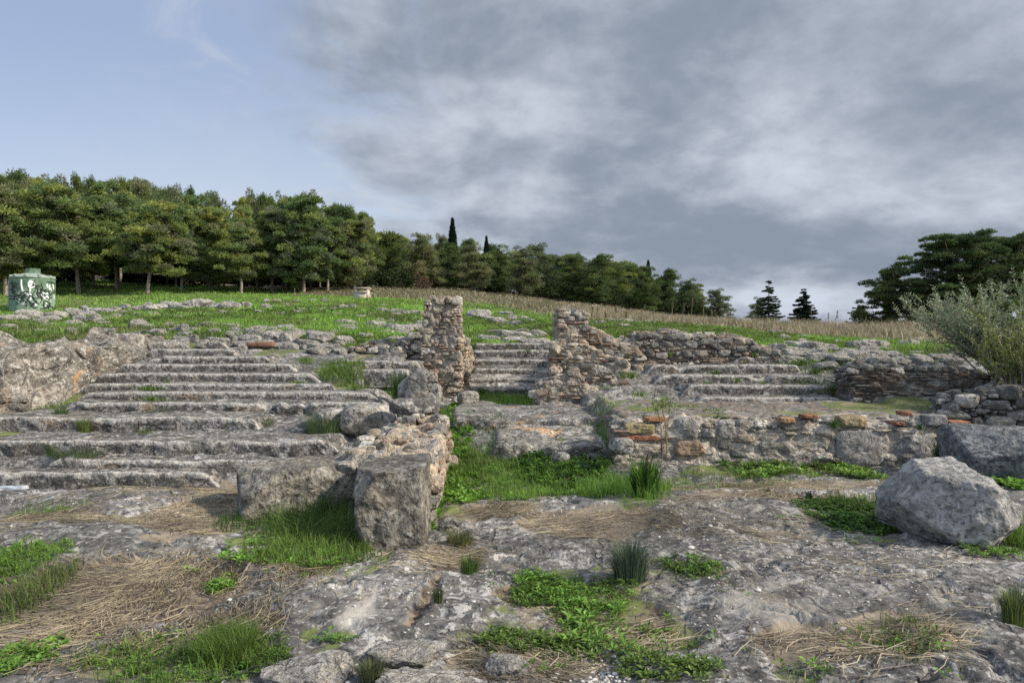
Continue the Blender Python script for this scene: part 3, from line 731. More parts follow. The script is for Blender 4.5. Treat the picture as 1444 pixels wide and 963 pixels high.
# ------------------------------------------------------------------ loose rocks
protos = []
for k in range(10):
    V, Fq = rock((1, .8, .62), 200+k, 16, [3.2, 4, 5, 3.6][k % 4], 9, (.6, .92), .15, sharp=90)
    protos.append(make_mesh('rock', V, Fq, M['meadow_rock'], None, None, False))
_rk = [0]
def loose(lst, label, group, name='rock', dz=-.25, jit_=None):
    for (px, py, w, h) in lst:
        k = _rk[0]; _rk[0] += 1
        if jit_: py = jit_[2].uniform(jit_[0], jit_[1])
        q = hit(px, py); s = w/F_PX*q[1]; hh = h/F_PX*q[1]
        o = link(name, protos[(k*7+3) % 10], None, (q[0], q[1], q[2]+hh*.22))
        o.scale = (s*1.05, s*random.uniform(.7, 1.1), hh*2.6)
        o.rotation_euler = (random.uniform(-.1, .1), random.uniform(-.12, .12), random.choice([0, 3.14])+random.uniform(-.5, .5))
        tag(o, label, 'rock', group)
R = random.Random(4)
loose([(104,437,22,7),(118,433,14,5),(128,440,26,9),(146,441,30,9),(160,434,20,5),(176,432,18,6),(196,437,16,7),(208,438,14,12),(222,440,30,9),(240,436,30,10),(254,441,34,9),(268,436,22,9),(284,438,36,12),(303,440,20,8),(318,440,18,10),(330,439,20,9),(345,438,18,8),(376,438,16,7)],
      'pale limestone lump in the long low row of stones across the green meadow', 'stones in the row across the meadow')
loose([(22,454,30,9),(40,449,34,13),(52,457,26,8),(80,452,28,11),(14,464,26,7),(70,462,20,6),(100,450,20,5),(130,455,36,6),(150,460,22,5),(8,486,18,9),(60,468,22,6),(112,463,18,5)],
      'low grey rock breaking through the grass near the left edge above the cut face', 'rocks above the cut rock face')
loose([(312,461,16,6),(325,464,14,4),(272,466,18,6),(240,467,22,6),(206,462,22,5),(222,470,26,8),(260,473,26,7),(304,470,20,9),(330,474,24,8),(366,470,20,7),(392,468,18,9),(346,480,30,7),(380,477,36,9),(408,476,34,10),(436,472,26,8),(452,480,34,10),(428,486,40,9),(470,470,22,8),(492,468,24,8),(470,490,26,8),(516,474,20,8),(500,460,16,6),(408,490,30,8),(385,490,30,8),(450,496,34,7),(360,486,26,5),(480,496,20,6),(530,466,22,6),(546,472,22,8),(560,480,26,8)],
      'weathered rock in the jumble along the top of the left stepped bank', 'rocks along the top of the left bank', dz=-.2)
R2 = random.Random(8)
loose([(R2.uniform(215, 590), 0, R2.uniform(12, 34), R2.uniform(6, 13)) for _ in range(64)], 'weathered rock in the jumble along the top of the left stepped bank', 'rocks along the top of the left bank', jit_=(458, 494, R2))
loose([(R2.uniform(0, 210), 0, R2.uniform(10, 30), R2.uniform(5, 10)) for _ in range(22)], 'low grey rock breaking through the grass near the left edge above the cut face', 'rocks above the cut rock face', jit_=(446, 470, R2))
loose([(R2.uniform(60, 600), 0, R2.uniform(7, 16), R2.uniform(3, 6)) for _ in range(30)], 'small pale stone showing through the meadow grass left of the tall pier', 'small stones in the meadow', jit_=(424, 458, R2))
loose([(R2.uniform(1090, 1350), 0, R2.uniform(16, 36), R2.uniform(7, 13)) for _ in range(26)], 'light grey limestone knob on the rocky slope right of the collapsed wall', 'limestone knobs on the right slope', jit_=(484, 520, R2))
loose([(575,488,26,14),(560,494,20,11),(540,498,18,10),(584,478,22,12),(598,470,16,8),(575,466,14,6)],
      'grey stone heaped against the left side of the tall pier', 'stones heaped beside the tall pier')
loose([(676,444,36,12),(690,449,20,8),(705,452,26,9),(722,447,14,8),(738,446,14,5),(712,440,20,5),(664,440,16,6),(726,455,18,6),(748,450,14,4)],
      'pale outcrop rock on the grass uphill between the two piers', 'outcrop rocks between the piers')
loose([(700,470,26,6),(716,475,34,10),(740,476,30,9),(760,474,26,10),(692,480,28,8),(722,482,40,8),(754,484,40,8),(680,478,18,7),(735,468,22,5)],
      'grey stone bedded in grass at the head of the stairway', 'stones at the head of the stairway')
loose([(845,458,22,6),(862,456,18,6),(880,457,22,6),(900,458,18,5),(918,456,24,7),(936,457,20,6),(955,458,24,6),(972,457,20,7),(992,458,22,7),(1008,460,20,7),(1026,462,22,8),(1040,466,20,7),(880,462,20,5),(840,450,14,7),(990,463,26,6)],
      'dull grey stone in the low line of stones behind the collapsed wall', 'stones in the line behind the collapsed wall')
loose([(1096,492,26,8),(1112,486,22,7),(1130,490,34,11),(1150,494,30,11),(1168,492,26,10),(1190,496,30,8),(1210,498,30,9),(1232,500,34,9),(1256,503,36,9),(1280,506,30,8),(1120,500,40,9),(1150,506,44,10),(1186,510,34,9),(1222,512,40,9),(1262,514,40,8),(1106,512,30,9),(1300,512,34,8),(1326,506,30,8),(1290,498,24,6),(1244,492,22,5),(1180,484,20,6),(1106,478,24,7),(1136,478,16,6),(1340,512,26,8),(1164,519,34,8),(1208,520,26,7)],
      'light grey limestone knob on the rocky slope right of the collapsed wall', 'limestone knobs on the right slope')
loose([(1092,472,20,7),(1110,468,18,6),(1136,470,14,5),(1215,476,20,4),(1295,482,30,6),(1240,484,22,4),(1190,478,14,4)],
      'flat stone at the edge of the tall dry grass on the right ridge', 'stones at the edge of the dry grass')
loose([(45,458,16,4),(430,442,18,4),(456,441,14,3),(476,447,16,4),(508,450,18,5),(520,446,14,4),(410,452,12,4),(535,452,14,4),(560,444,18,4),(420,430,10,3),(440,426,9,3),(390,430,12,4),(390,446,12,3),(590,448,14,4)],
      'small pale stone showing through the meadow grass left of the tall pier', 'small stones in the meadow')
loose([(x, 441+R.uniform(-1.5, 1.5), R.uniform(9, 14), R.uniform(4, 6)) for x in range(536, 600, 7)], 'brown stone in the little low wall behind the tall pier', 'stones of the little wall behind the tall pier')
loose([(1120,664,16,7),(1090,668,12,5),(860,650,22,11),(838,648,26,9),(812,642,24,9),(780,640,20,8),(760,640,26,9),(795,650,16,7),(826,662,14,6),(700,600,20,6),(668,600,18,8)],
      'loose stone fallen near the end of the long mortared wall', 'stones fallen in the passage')
loose([(432,950,120,26), (566,922,90,12), (612,962,150,14), (716,945,60,14)], 'whitish bedrock knob showing at the bottom edge among weeds', 'bedrock knobs at the bottom edge')

# ------------------------------------------------------------------ water tank
m, g = new_mat('painted_tank')
pos = g.n('ShaderNodeTexCoord').outputs['Object']
c = g.mix(g.ramp(g.noise(pos, 3.2, 8, .7), .38, .6), (.08, .145, .095), (.18, .27, .185))
c = g.mix(g.math('MULTIPLY', g.ramp(g.noise(pos, 5., 6, .7), .55, .7), .5), c, (.30, .38, .31))
finish(g, c, .55, None, .4); M['tank'] = m
def flat_mat(name, col, rough=.6, var=.2):
    m, g = new_mat(name); pos = g.n('ShaderNodeTexCoord').outputs['Object']
    c = g.mix(g.ramp(g.noise(pos, 9., 6, .65), .35, .65), tuple(v*(1-var) for v in col), tuple(min(1, v*(1+var)) for v in col))
    finish(g, c, rough); M[name] = m; return m
flat_mat('black_spray', (.025, .03, .028)); flat_mat('white_spray', (.72, .74, .74)); flat_mat('lid_metal', (.24, .28, .24))
flat_mat('rust', (.16, .085, .055), .9, .4); flat_mat('old_wood', (.42, .38, .31), .8, .35); flat_mat('pale_plastic', (.36, .39, .44), .4)  # rust: brown tone of the dark hollow it colours
tq = hit(46, 434); TR = 27./F_PX*tq[1]; TH = (437.5-394)/F_PX*tq[1]
tank = thing('water_tank', tq, 'pale green water tank covered in black and white graffiti, below the left pines', 'water tank')
def lathe(prof, k=48):
    prof = np.array(prof); m_ = len(prof); th = np.arange(k)*2*np.pi/k
    V = np.stack([prof[:, None, 0]*np.cos(th), prof[:, None, 0]*np.sin(th), np.broadcast_to(prof[:, None, 1], (m_, k))], -1).reshape(-1, 3)
    i = np.arange(m_-1)[:, None]*k; j = np.arange(k)[None]
    return V, np.stack([i+j, i+(j+1) % k, i+k+(j+1) % k, i+k+j], -1).reshape(-1, 4)
V, Fq = lathe([(TR*.97, -.3), (TR, .02), (TR*1.01, TH*.33), (TR, TH*.34), (TR, TH*.66), (TR*1.01, TH*.67), (TR, TH*.97), (TR*1.02, TH), (TR*.97, TH*1.005)])
part('tank_body', V+tq, Fq, M['tank'], tank)
V, Fq = lathe([(TR*.99, TH*.99), (TR*.9, TH*1.06), (TR*.5, TH*1.14), (TR*.3, TH*1.17), (0.001, TH*1.17)])
part('tank_lid', V+tq, Fq, M['lid_metal'], tank)
V, Fq = lathe([(TR*.33, TH*1.08), (TR*.33, TH*1.30), (TR*.345, TH*1.31), (TR*.30, TH*1.315), (0.001, TH*1.315)])
part('hatch', V+tq+np.array([.02, 0, 0]), Fq, M['tank'], tank)
lug = []
for a in np.linspace(0, 2*np.pi, 11)[:-1]:
    V, Fq = rock((.28, .16, .14), int(a*10), 5, 6, 3); part('clamp', rotz(V, a)+tq+np.array([math.cos(a)*TR*.86, math.sin(a)*TR*.86, TH*1.06]), Fq, M['lid_metal'], tank)

def spray(strokes, width, off, mat, name):
    lst = []
    ax = math.atan2(-tq[1], -tq[0])   # side facing the viewpoint
    for s in strokes:
        pts = []
        s = np.array(s, float)
        for a, b in zip(s[:-1], s[1:]):
            nseg = max(1, int(np.hypot(*(b-a))/12)); pts += [a+(b-a)*t for t in np.linspace(0, 1, nseg, endpoint=False)]
        pts.append(s[-1]); pts = np.array(pts)
        u = np.clip((pts[:, 0]-600)/425., -.985, .985); z = (800-pts[:, 1])/560.*TH*.97
        th = ax+np.arcsin(u); sx = np.gradient(th*TR); sz = np.gradient(z); ln = np.hypot(sx, sz)+1e-6
        nx, nz = -sz/ln*width, sx/ln*width
        q = []
        for sg, ro in ((1, off), (-1, off), (-1, -.01), (1, -.01)):
            r = TR*1.012+ro; a2 = th+sg*nx/TR
            q.append(np.stack([np.cos(a2)*r, np.sin(a2)*r, z+sg*nz], 1))
        q = np.stack(q, 1)+tq; n_ = len(pts); V = q.reshape(-1, 3)
        i = np.arange(n_-1)[:, None]*4; j = np.arange(4)[None]
        Fq = np.stack([i+j, i+(j+1) % 4, i+4+(j+1) % 4, i+4+j], -1).reshape(-1, 4)
        lst.append((V, Fq, (1, 1, 1)))
    V, Fq, T = merge(lst); part(name, V, Fq, mat, tank)
def ring(cx, cy, rx, ry, a0=0, a1=360): return [(cx+rx*math.cos(math.radians(a)), cy+ry*math.sin(math.radians(a))) for a in np.linspace(a0, a1, 14)]
spray([[(395, 270), (400, 380), (425, 500)], ring(562, 360, 36, 66), [(560, 420), (545, 500), (570, 560), (555, 650)], [(545, 300), (580, 360), (545, 420)], [(770, 500), (830, 520), (880, 510)],
       [(800, 610), (860, 560), (890, 600)], [(850, 330), (870, 400)], [(900, 340), (905, 440)], [(960, 320), (980, 420)], [(985, 520), (990, 600)], [(840, 680), (835, 740)], [(630, 700), (660, 740)], [(480, 545), (540, 560)]],   .045, .012, M['white_spray'], 'white_graffiti')
spray([[(650, 385), (775, 380), (778, 425), (740, 425), (748, 500), (690, 500), (692, 425), (655, 420), (650, 385)], [(760, 470), (795, 440), (822, 490), (860, 445), (905, 475), (880, 500), (935, 530)],
       [(395, 690), (430, 570), (475, 595), (420, 635), (505, 690)], [(470, 560), (565, 560), (505, 640), (585, 690)], [(655, 690), (605, 695), (585, 745), (630, 780), (690, 775)],
       [(615, 600), (665, 680)], [(640, 600), (790, 600)], [(875, 660), (800, 645), (795, 700), (862, 725), (850, 780), (800, 765)], [(900, 570), (885, 650), (905, 740), (880, 800)], [(760, 720), (800, 720)],
       [(210, 340), (345, 345)], [(230, 300), (260, 400), (330, 380)], [(215, 440), (300, 480), (235, 520), (345, 545)], [(195, 560), (330, 590), (250, 470)], [(345, 590), (420, 500), (510, 495)], [(200, 620), (330, 620), (480, 560)], [(620, 310), (660, 325)], [(640, 280), (660, 265)], [(300, 320), (350, 480)]], .024, .018, M['black_spray'], 'black_graffiti')

RT = np.random.default_rng(3)
def scrib(n):
    out = []
    for _ in range(n):
        a = RT.uniform([200, 300], [980, 760]); q = [a]
        for _ in range(RT.integers(3, 7)): q.append(np.clip(q[-1]+RT.normal(0, 32, 2), [185, 280], [1005, 790]))
        out.append(q)
    return out
spray(scrib(26), .016, .021, M['black_spray'], 'black_scribbles'); spray(scrib(7), .018, .015, M['white_spray'], 'white_scribbles')
V, Fq = tube([(-TR*.72, -TR*.72, .1), (-TR*.72, -TR*.72, TH*.9), (-TR*.55, -TR*.55, TH*1.04)], .035, 6); part('pipe', V+tq, Fq, M['lid_metal'], tank)
V, Fq = lathe([(TR*.97, TH*.985), (TR*1.035, TH*.99), (TR*1.035, TH*1.015), (TR*.95, TH*1.02)]); part('rim', V+tq, Fq, M['tank'], tank)
# ------------------------------------------------------------------ bench
bq = hit(511, 420); s = bq[1]/F_PX
bench = thing('picnic_bench', bq, 'small weathered wooden bench table on the far grass below the trees', 'bench')
def box(x0, x1, y0, y1, z0, z1):
    V, Fq = cube_grid(2); return (V+1)/2*np.array([x1-x0, y1-y0, z1-z0])+np.array([x0, y0, z0]), Fq
for k in range(3):
    V, Fq = box(-11*s, 11*s, -.35+k*.27, -.11+k*.27, .62, .68); part('table_top', V+bq, Fq, M['old_wood'], bench)
for sx in (-1, 1):
    V, Fq = box(sx*8*s-.05, sx*8*s+.05, -.3, .35, -.1, .62); part('leg', V+bq, Fq, M['old_wood'], bench)
for sy in (-.75, .6):
    V, Fq = box(-11*s, 11*s, sy, sy+.2, .36, .41); part('seat', V+bq, Fq, M['old_wood'], bench)
    V, Fq = box(-8*s-.04, 8*s+.04, sy+.06, sy+.12, -.1, .36); part('support', V+bq, Fq, M['old_wood'], bench)
q = hit(368, 492)
V, Fq = rock((.55, .22, .10), 77, 12, 6, 5, amp=.1)
solid('hollow_slab', rotz(V, .1)+q+[0, 0, .07], Fq, M['rust'], 'reddish dark hollow, modelled as a slab, among rocks at the head of the left rows', 'slab', kind='thing')  # slab shape put in where there is a reddish dark hollow
# pale scrap at the left edge
q = hit(12, 690)
V, Fq = cube_grid(12); V = V*np.array([.18, .05, .03]); V = V+np.stack([fbm(V, 9, 3, k) for k in range(3)], 1)*.03
solid('plastic_scrap', rotz(V, .15)+q+[0, 0, .04], Fq, M['pale_plastic'], 'crumpled pale bluish scrap lying on dark soil at the left edge', 'litter')
# ------------------------------------------------------------------ foliage materials
def leaf_mat(name, rough=.6, transl=.3, var=.22, scale=1.):
    m, g = new_mat(name)
    oi = g.n('ShaderNodeObjectInfo'); pos = g.n('ShaderNodeTexCoord').outputs['Object']
    c = g.attr('tint').outputs['Color']
    n = g.noise(pos, 1.3*scale, 3)
    r = oi.outputs['Random']
    f = g.n('ShaderNodeCombineColor', {0: g.math('MULTIPLY_ADD', r, .5, .75), 1: g.math('MULTIPLY_ADD', r, .3, .85), 2: g.math('MULTIPLY_ADD', r, .2, .9)}).outputs[0]
    c = g.mix(1., c, f, 'MULTIPLY')
    v = g.ramp(n, .3, .7, 1-var, 1+var)
    c = g.mix(1., c, g.n('ShaderNodeCombineColor', {0: v, 1: v, 2: v}).outputs[0], 'MULTIPLY')
    finish(g, c, rough, None, .25, transl); M[name] = m; return m
leaf_mat('pine_needles', .6, .42); leaf_mat('bush_leaves', .5, .25); leaf_mat('grass_blades', .55, .42, .3)
m, g = new_mat('bark'); pos = g.n('ShaderNodeTexCoord').outputs['Object']
st = g.n('ShaderNodeMapping', {'Vector': pos, 'Scale': (6, 6, 1.5)}).outputs[0]
c = g.mix(g.ramp(g.noise(st, 2.5, 6, .7), .35, .65), (.10, .08, .065), (.34, .29, .24))
finish(g, c, .9, g.n('ShaderNodeBump', {'Strength': .6, 'Distance': .04, 'Height': g.noise(st, 4., 5)}).outputs[0]); M['bark'] = m
leaf_mat('twig', .9, 0.01)

def tufts(C, dirs, L, Wd, rng, cols):
    """needle sprays: two crossed slim kites along each direction"""
    N = len(C); d = dirs/(np.linalg.norm(dirs, axis=1)[:, None]+1e-9)
    a = np.cross(d, rng.normal(size=(N, 3))); a /= np.linalg.norm(a, axis=1)[:, None]+1e-9
    b = np.cross(d, a)
    V = []; 
    for s in (a, b):
        V.append(np.stack([C-d*L[:, None]*.35, C+s*Wd[:, None]+d*L[:, None]*.1, C+d*L[:, None]*.65, C-s*Wd[:, None]+d*L[:, None]*.05], 1))
    V = np.concatenate(V, 1).reshape(-1, 3); i = np.arange(N)[:, None]*8
    Fq = np.concatenate([i+np.arange(4)[None], i+np.arange(4, 8)[None]], 0)
    return V, Fq, np.repeat(cols, 8, 0)

PC = np.array([(.145, .19, .065), (.175, .215, .066), (.12, .165, .065), (.21, .235, .07), (.15, .165, .09)])
def pine(seed, H=8., R=2.6, bare=.25, nb=34, per=52, lean=.3, flat=.5, palette=PC, twigs=.4, fork=False, envp=.8, tl=.3, cone=0.):
    rng = np.random.default_rng(seed)
    hz = np.linspace(0, H*.93, 9); wob = np.cumsum(rng.normal(0, .10*lean, (9, 2)), 0)*hz[:, None]/H*3
    tr = np.c_[wob-wob[0], hz]; tr[0, 2] = -.5
    rad = np.interp(hz, [0, H*.15, H], [.17, .13, .03])*H/8
    parts_t = [(*tube(tr, rad, 8), (1, 1, 1))]
    def tp(h): return np.array([np.interp(h, hz, tr[:, 0]), np.interp(h, hz, tr[:, 1]), h])
    cc, cr, tw = [], [], []
    for k in range(nb):
        f = (k+rng.uniform(0, 1))/nb; h = H*(bare+(.97-bare)*f)
        env = R*(math.sin(math.pi*min(1, .22+.78*f)**envp)*.85+.15)*rng.uniform(.6, 1.1)
        env = env*(1-cone)+cone*R*min(1., .18+1.05*(1-f)**.8)*(.55+.45*min(1., f/.2))*rng.uniform(.6, 1.15)
        env = max(env, .25)
        az = k*2.4+rng.normal(0, .35); up = np.interp(f, [0, .5, 1], [-.05, .25, 1.1])+rng.normal(0, .12)
        d = np.array([math.cos(az), math.sin(az), up]); d /= np.linalg.norm(d)
        p0 = tp(h*.96); t = np.linspace(0, 1, 5)[:, None]
        pts = p0+d*env*t+np.array([0, 0, 1.])*(t**2)*env*.12+rng.normal(0, .04, (5, 3))*env*t
        parts_t.append((*tube(pts, np.linspace(.05, .012, 5)*H/8, 5), (1, 1, 1)))
        m = 1+int(env > .7)+int(env > 1.2)+int(env > 1.8)+int(env > 2.4)
        for j in range(m):
            q = p0+(pts[-1]-p0)*(1-j*.27)+rng.normal(0, .16*H/8, 3)
            cc.append(q+rng.normal(0, .22, 3)*H/8); cr.append(min(rng.uniform(.36, .74), .30+env*.45)*H/8*(1-.06*j))
        if rng.random() < twigs:
            for _ in range(7):
                e = p0+(pts[-1]-p0)*rng.uniform(.3, .9); w = rng.normal(size=3)*np.array([1, 1, .5]); w *= rng.uniform(.3, .7)/np.linalg.norm(w)
                tw.append((*tube(np.array([e, e+w*.5+[0, 0, -.03], e+w]), [.012, .009, .004], 3), (.16, .13, .11)))
    for q_ in (.90, .94, .98): cc.append(tp(H*q_)+rng.normal(0, .1, 3)); cr.append((.45-(q_-.9)*3)*H/8)
    cc = np.array(cc); cr = np.array(cr); n = len(cc)
    dd = rng.normal(size=(n, per, 3)); dd /= np.linalg.norm(dd, axis=2, keepdims=True)
    dd[..., 2] = np.where(dd[..., 2] < -.25, -dd[..., 2]*rng.uniform(.0, 1, (n, per)), dd[..., 2])
    rr = rng.uniform(.25, 1.12, (n, per))**.55
    C = cc[:, None]+dd*(rr*cr[:, None])[..., None]*np.array([1.12, 1.12, flat*1.45])
    D = dd*np.array([1, 1, .6])+np.array([0, 0, .35])+rng.normal(0, .45, (n, per, 3))
    base = palette[rng.integers(len(palette), size=n)]*rng.uniform(1.15, 1.7, (n, 1))
    cols = base[:, None]*rng.uniform(.75, 1.3, (n, per, 1))
    N = n*per
    V, Fq, T = tufts(C.reshape(N, 3), D.reshape(N, 3), rng.uniform(.6, 1.3, N)*tl*H/8, rng.uniform(.020, .045, N)*H/8*tl/.3, rng, cols.reshape(N, 3))
    Vt, Ft, _ = merge(parts_t)
    if tw:
        Vw, Fw, Tw = merge(tw); V, Fq, T = merge([(V, Fq, T), (Vw, Fw, Tw)])
    return make_mesh('trunk', Vt, Ft, M['bark']), make_mesh('crown', V, Fq, M['pine_needles'], None, T, False), H

def conifer(seed, H=6., R=1.5, tiers=22, gap=0., col=(.022, .038, .020), flop=.35):
    rng = np.random.default_rng(seed)
    Vt, Ft = tube([(0, 0, -.4), (0, 0, H*.5), (.05, 0, H*.97)], [.13, .08, .02], 7)
    pt = [(Vt, Ft, (1, 1, 1))]; C, D = [], []
    for k in range(tiers):
        f = (k+.3)/tiers; h0 = H*(.07+.92*f)
        nb = rng.integers(5, 8) if f < .85 else 4
        for j in range(nb):
            if rng.random() < gap: continue
            L = R*(1-f)**.85*rng.uniform(.65, 1.15)+.12
            az = j*6.283/nb+k*1.1+rng.normal(0, .25)
            d = np.array([math.cos(az), math.sin(az), 0]); t = np.linspace(0, 1, 5); h = h0+rng.normal(0, .14)
            pts = np.array([0, 0, h])+d*L*t[:, None]+np.array([0, 0, 1.])*(-flop*L*t**1.3+.22*L*t**3)[:, None]
            pt.append((*tube(pts, np.linspace(.022, .006, 5), 4), (1, 1, 1)))
            n = int(16+60*L)
            s = rng.uniform(.12, 1.05, n); q = np.stack([np.interp(s, t, pts[:, c]) for c in range(3)], 1)
            sd = np.cross(d, [0, 0, 1.])
            w = rng.normal(0, .16, n)*(1.1-s*.6)*L
            q = q+sd*w[:, None]-np.array([0, 0, 1.])*np.abs(rng.normal(0, .05, n))[:, None]
            C.append(q); D.append(d+sd*np.sign(w)[:, None]*.6+rng.normal(0, .3, (n, 3))-np.array([0, 0, .25]))
    C = np.concatenate(C); D = np.concatenate(D); N = len(C)
    V, Fq, T = tufts(C, D, rng.uniform(.18, .36, N), rng.uniform(.04, .07, N), rng, np.array(col)*1.6*rng.uniform(.7, 1.5, (N, 1)))
    Vt, Ft, _ = merge(pt)
    return make_mesh('trunk', Vt, Ft, M['bark']), make_mesh('crown', V, Fq, M['pine_needles'], None, T, False), H

def spindle(seed, H=9., R=.75):
    rng = np.random.default_rng(seed); N = 2600
    f = rng.uniform(0, 1, N); r = R*np.sin(np.pi*(.12+.88*f)**.7)**.8*rng.uniform(.5, 1.05, N); az = rng.uniform(0, 6.283, N)
    C = np.stack([np.cos(az)*r, np.sin(az)*r, .4+f*(H-.4)], 1); D = np.stack([np.cos(az)*.4, np.sin(az)*.4, np.full(N, 1.)], 1)+rng.normal(0, .25, (N, 3))
    V, Fq, T = tufts(C, D, rng.uniform(.3, .6, N), rng.uniform(.05, .09, N), rng, np.array((.02, .032, .016))*rng.uniform(.7, 1.5, (N, 1)))
    Vt, Ft = tube([(0, 0, -.4), (0, 0, H*.9)], [.15, .03], 7)
    return make_mesh('trunk', Vt, Ft, M['bark']), make_mesh('crown', V, Fq, M['pine_needles'], None, T, False), H

def plant_tree(proto, name, px, Y, height, label, cat, group=None, wide=1., rz=None, z=None):
    tm, cm, H = proto; x = (px-CX)/F_PX*Y
    o = link(name, None, None, (x, Y, gz1(x, Y)-.05)); o.empty_display_size = .3
    s = height/H; o.scale = (s*wide, s*wide, s); o.rotation_euler = (0, 0, random.uniform(0, 6.28) if rz is None else rz)
    link('trunk', tm, o); link('crown', cm, o)
    return tag(o, label, cat, group)

FRONT = [pine(s, 8., R, b, int(nb*.72), 165, l, .58, PC, tw, False, ep, .36, cn) for s, R, b, nb, l, tw, ep, cn in
         [(1, 3.1, .17, 52, .6, .5, .8, .1), (2, 2.7, .24, 46, .9, .8, .7, .4), (3, 2.9, .12, 54, .4, .4, .8, .6), (4, 2.6, .22, 48, .8, .7, .6, .3)]]
DPC = np.array([(.075, .112, .04), (.10, .14, .045), (.085, .115, .045), (.125, .16, .048)])
GPC = np.array([(.13, .15, .08), (.15, .155, .085), (.13, .165, .065), (.105, .135, .06)])
DARKP = [pine(s, 8., R, b, 44, 125, .5, .8, DPC, .3, False, .7, .3, cn) for s, R, b, cn in [(11, 2.5, .08, .7), (13, 2.9, .06, .3), (12, 2.3, .08, 1.)]]
GREYP = [pine(s, 8., R, b, 44, 120, .6, .8, GPC, .8, False, .7, .3, cn) for s, R, b, cn in [(21, 2.5, .1, .5), (22, 2.3, .12, .9)]]
UMB = [pine(31, 6., 3.9, .30, 64, 260, .5, .42, DPC*.85, .1, False, .55, .26), pine(32, 6., 3.4, .08, 60, 210, .5, .6, DPC*.78, .1, False, .6, .26)]
def tree_px(proto, px, Y, top, label, group=None, wide=1., name='pine_tree', cat='pine tree'):
    x = (px-CX)/F_PX*Y; zb_ = gz1(x, Y); zt = zpx(top, Y)
    return plant_tree(proto, name, px, Y, max((zt-zb_)*(.95 if name == 'pine_tree' else 1.), 1.2), label, cat, group, wide)

front = [  # px, Y, top, proto, wide, label
    (8, 43, 262, 0, 1.1, 'yellow-green pine at the left edge, its crown overhanging the water tank'),
    (62, 49, 258, 2, 1., 'dense olive pine directly behind the water tank'),
    (112, 45, 262, 1, 1.15, 'grey-twigged pine with a leaning trunk right of the water tank'),
    (164, 48, 272, 3, 1., 'pine with two thin bare stems showing below its crown, third right of the tank'),
    (208, 44, 278, 1, 1.1, 'front pine with a straight dark trunk standing out onto the bright grass'),
    (256, 47, 284, 0, .95, 'pine with a pale straight trunk behind the long row of meadow stones'),
    (300, 49, 288, 2, 1., 'round-crowned olive pine above the middle of the meadow stones'),
    (340, 46, 300, 3, 1.05, 'pine with a forked leaning trunk above the right end of the meadow stones'),
    (384, 49, 292, 0, .95, 'broad pine on the wood edge above dry grass tufts'),
    (428, 48, 276, 2, 1., 'tallest dark-topped pine near the right end of the left wood edge'),
    (462, 50, 300, 3, 1., 'pine with a low bright tip left of the bench'),
    (500, 52, 306, 0, .95, 'yellowish pine right at the corner of the wood, above the bench')]
for px, Y, top, k, w, lab in front: tree_px(FRONT[k], px, Y, top, lab, 'pines along the front of the left wood', w)
mid = [(548, 72, 326, DARKP[2], 1.1, 'bright deep-green round tree just right of the bench'),
       (600, 70, 330, GREYP[0], 1.1, 'grey-green pine behind the reddish shrubs'),
       (632, 74, 340, DARKP[0], 1., 'dark pine in front of the pointed cypress'),
       (668, 68, 344, GREYP[1], 1.1, 'pine with two slim pale stems above the tall pier'),
       (700, 72, 346, DARKP[1], 1.15, 'dark green pine right of the tall pier with lighter tips'),
       (738, 66, 350, GREYP[0], 1.1, 'thin grey pine with a whitish bent trunk between the piers'),
       (766, 74, 345, GREYP[1], 1.1, 'grey feathery-topped pine right of the whitish trunk'),
       (806, 72, 358, DARKP[2], 1.0, 'broad dark pine above the stepped pier'),
       (838, 70, 358, DARKP[0], 1.1, 'dark pine with a rounded shoulder right of the stepped pier'),
       (866, 76, 362, DARKP[1], 1.1, 'narrow dark pine in the gap over the collapsed wall'),
       (910, 72, 373, DARKP[2], .95, 'dark pine with a spiky top over the line of stones'),
       (938, 78, 378, DARKP[0], .95, 'small dark pine leaning right on the tree line'),
       (968, 75, 394, GREYP[0], 1., 'low greyish pine near the right end of the tree line'),
       (1016, 72, 408, GREYP[1], 1.25, 'last rounded pine of the tree line before the open sky')]
for px, Y, top, pr, w, lab in mid: tree_px(pr, px, Y, top, lab, 'pines along the ridge line', w*1.22)
RR = random.Random(11)
LT = lambda px: float(np.interp(px, [-80, 0, 150, 250, 350, 420, 480, 520], [250, 250, 258, 266, 282, 272, 296, 306]))
for px in (-66, -118): tree_px(FRONT[1], px, 46, 262, 'olive pine standing just behind the front row of the left wood', 'pines behind the front row', 1.1)
for k in range(16):
    px = -40+k*36+RR.uniform(-12, 12); tree_px((FRONT+GREYP)[(k*5+1) % 6], px, RR.uniform(50, 54), LT(px)+RR.uniform(2, 34), 'olive pine standing just behind the front row of the left wood', 'pines behind the front row', RR.uniform(.75, 1.05))
SPK = [DARKP[2], GREYP[1], FRONT[2], FRONT[1], DARKP[0], GREYP[0]]
for k in range(104):
    px = RR.uniform(-70, 528); tree_px(SPK[k % 6], px, RR.uniform(55, 88), LT(px)+RR.uniform(-11, 24), 'olive pine deep inside the left wood, only its crown showing behind the front pines', 'pines deep in the left wood', RR.uniform(.45, .8))
for k in range(64):
    px = RR.uniform(525, 985); top = np.interp(px, [520, 560, 640, 700, 760, 850, 900, 985], [322, 328, 332, 343, 348, 360, 374, 402])+RR.uniform(0, 22)
    tree_px(SPK[k % 6], px, RR.uniform(80, 104), top, 'dark pine half hidden behind the ridge pines', 'pines behind the ridge line', RR.uniform(.7, 1.25))
cy = spindle(5)
tree_px(cy, 638, 80, 309, 'tall pointed cypress rising above the ridge pines', None, 1., 'cypress_tree', 'cypress')
tree_px(cy, 686, 84, 334, 'thin cypress tip poking out over the ridge pines', None, 1., 'cypress_tree', 'cypress')
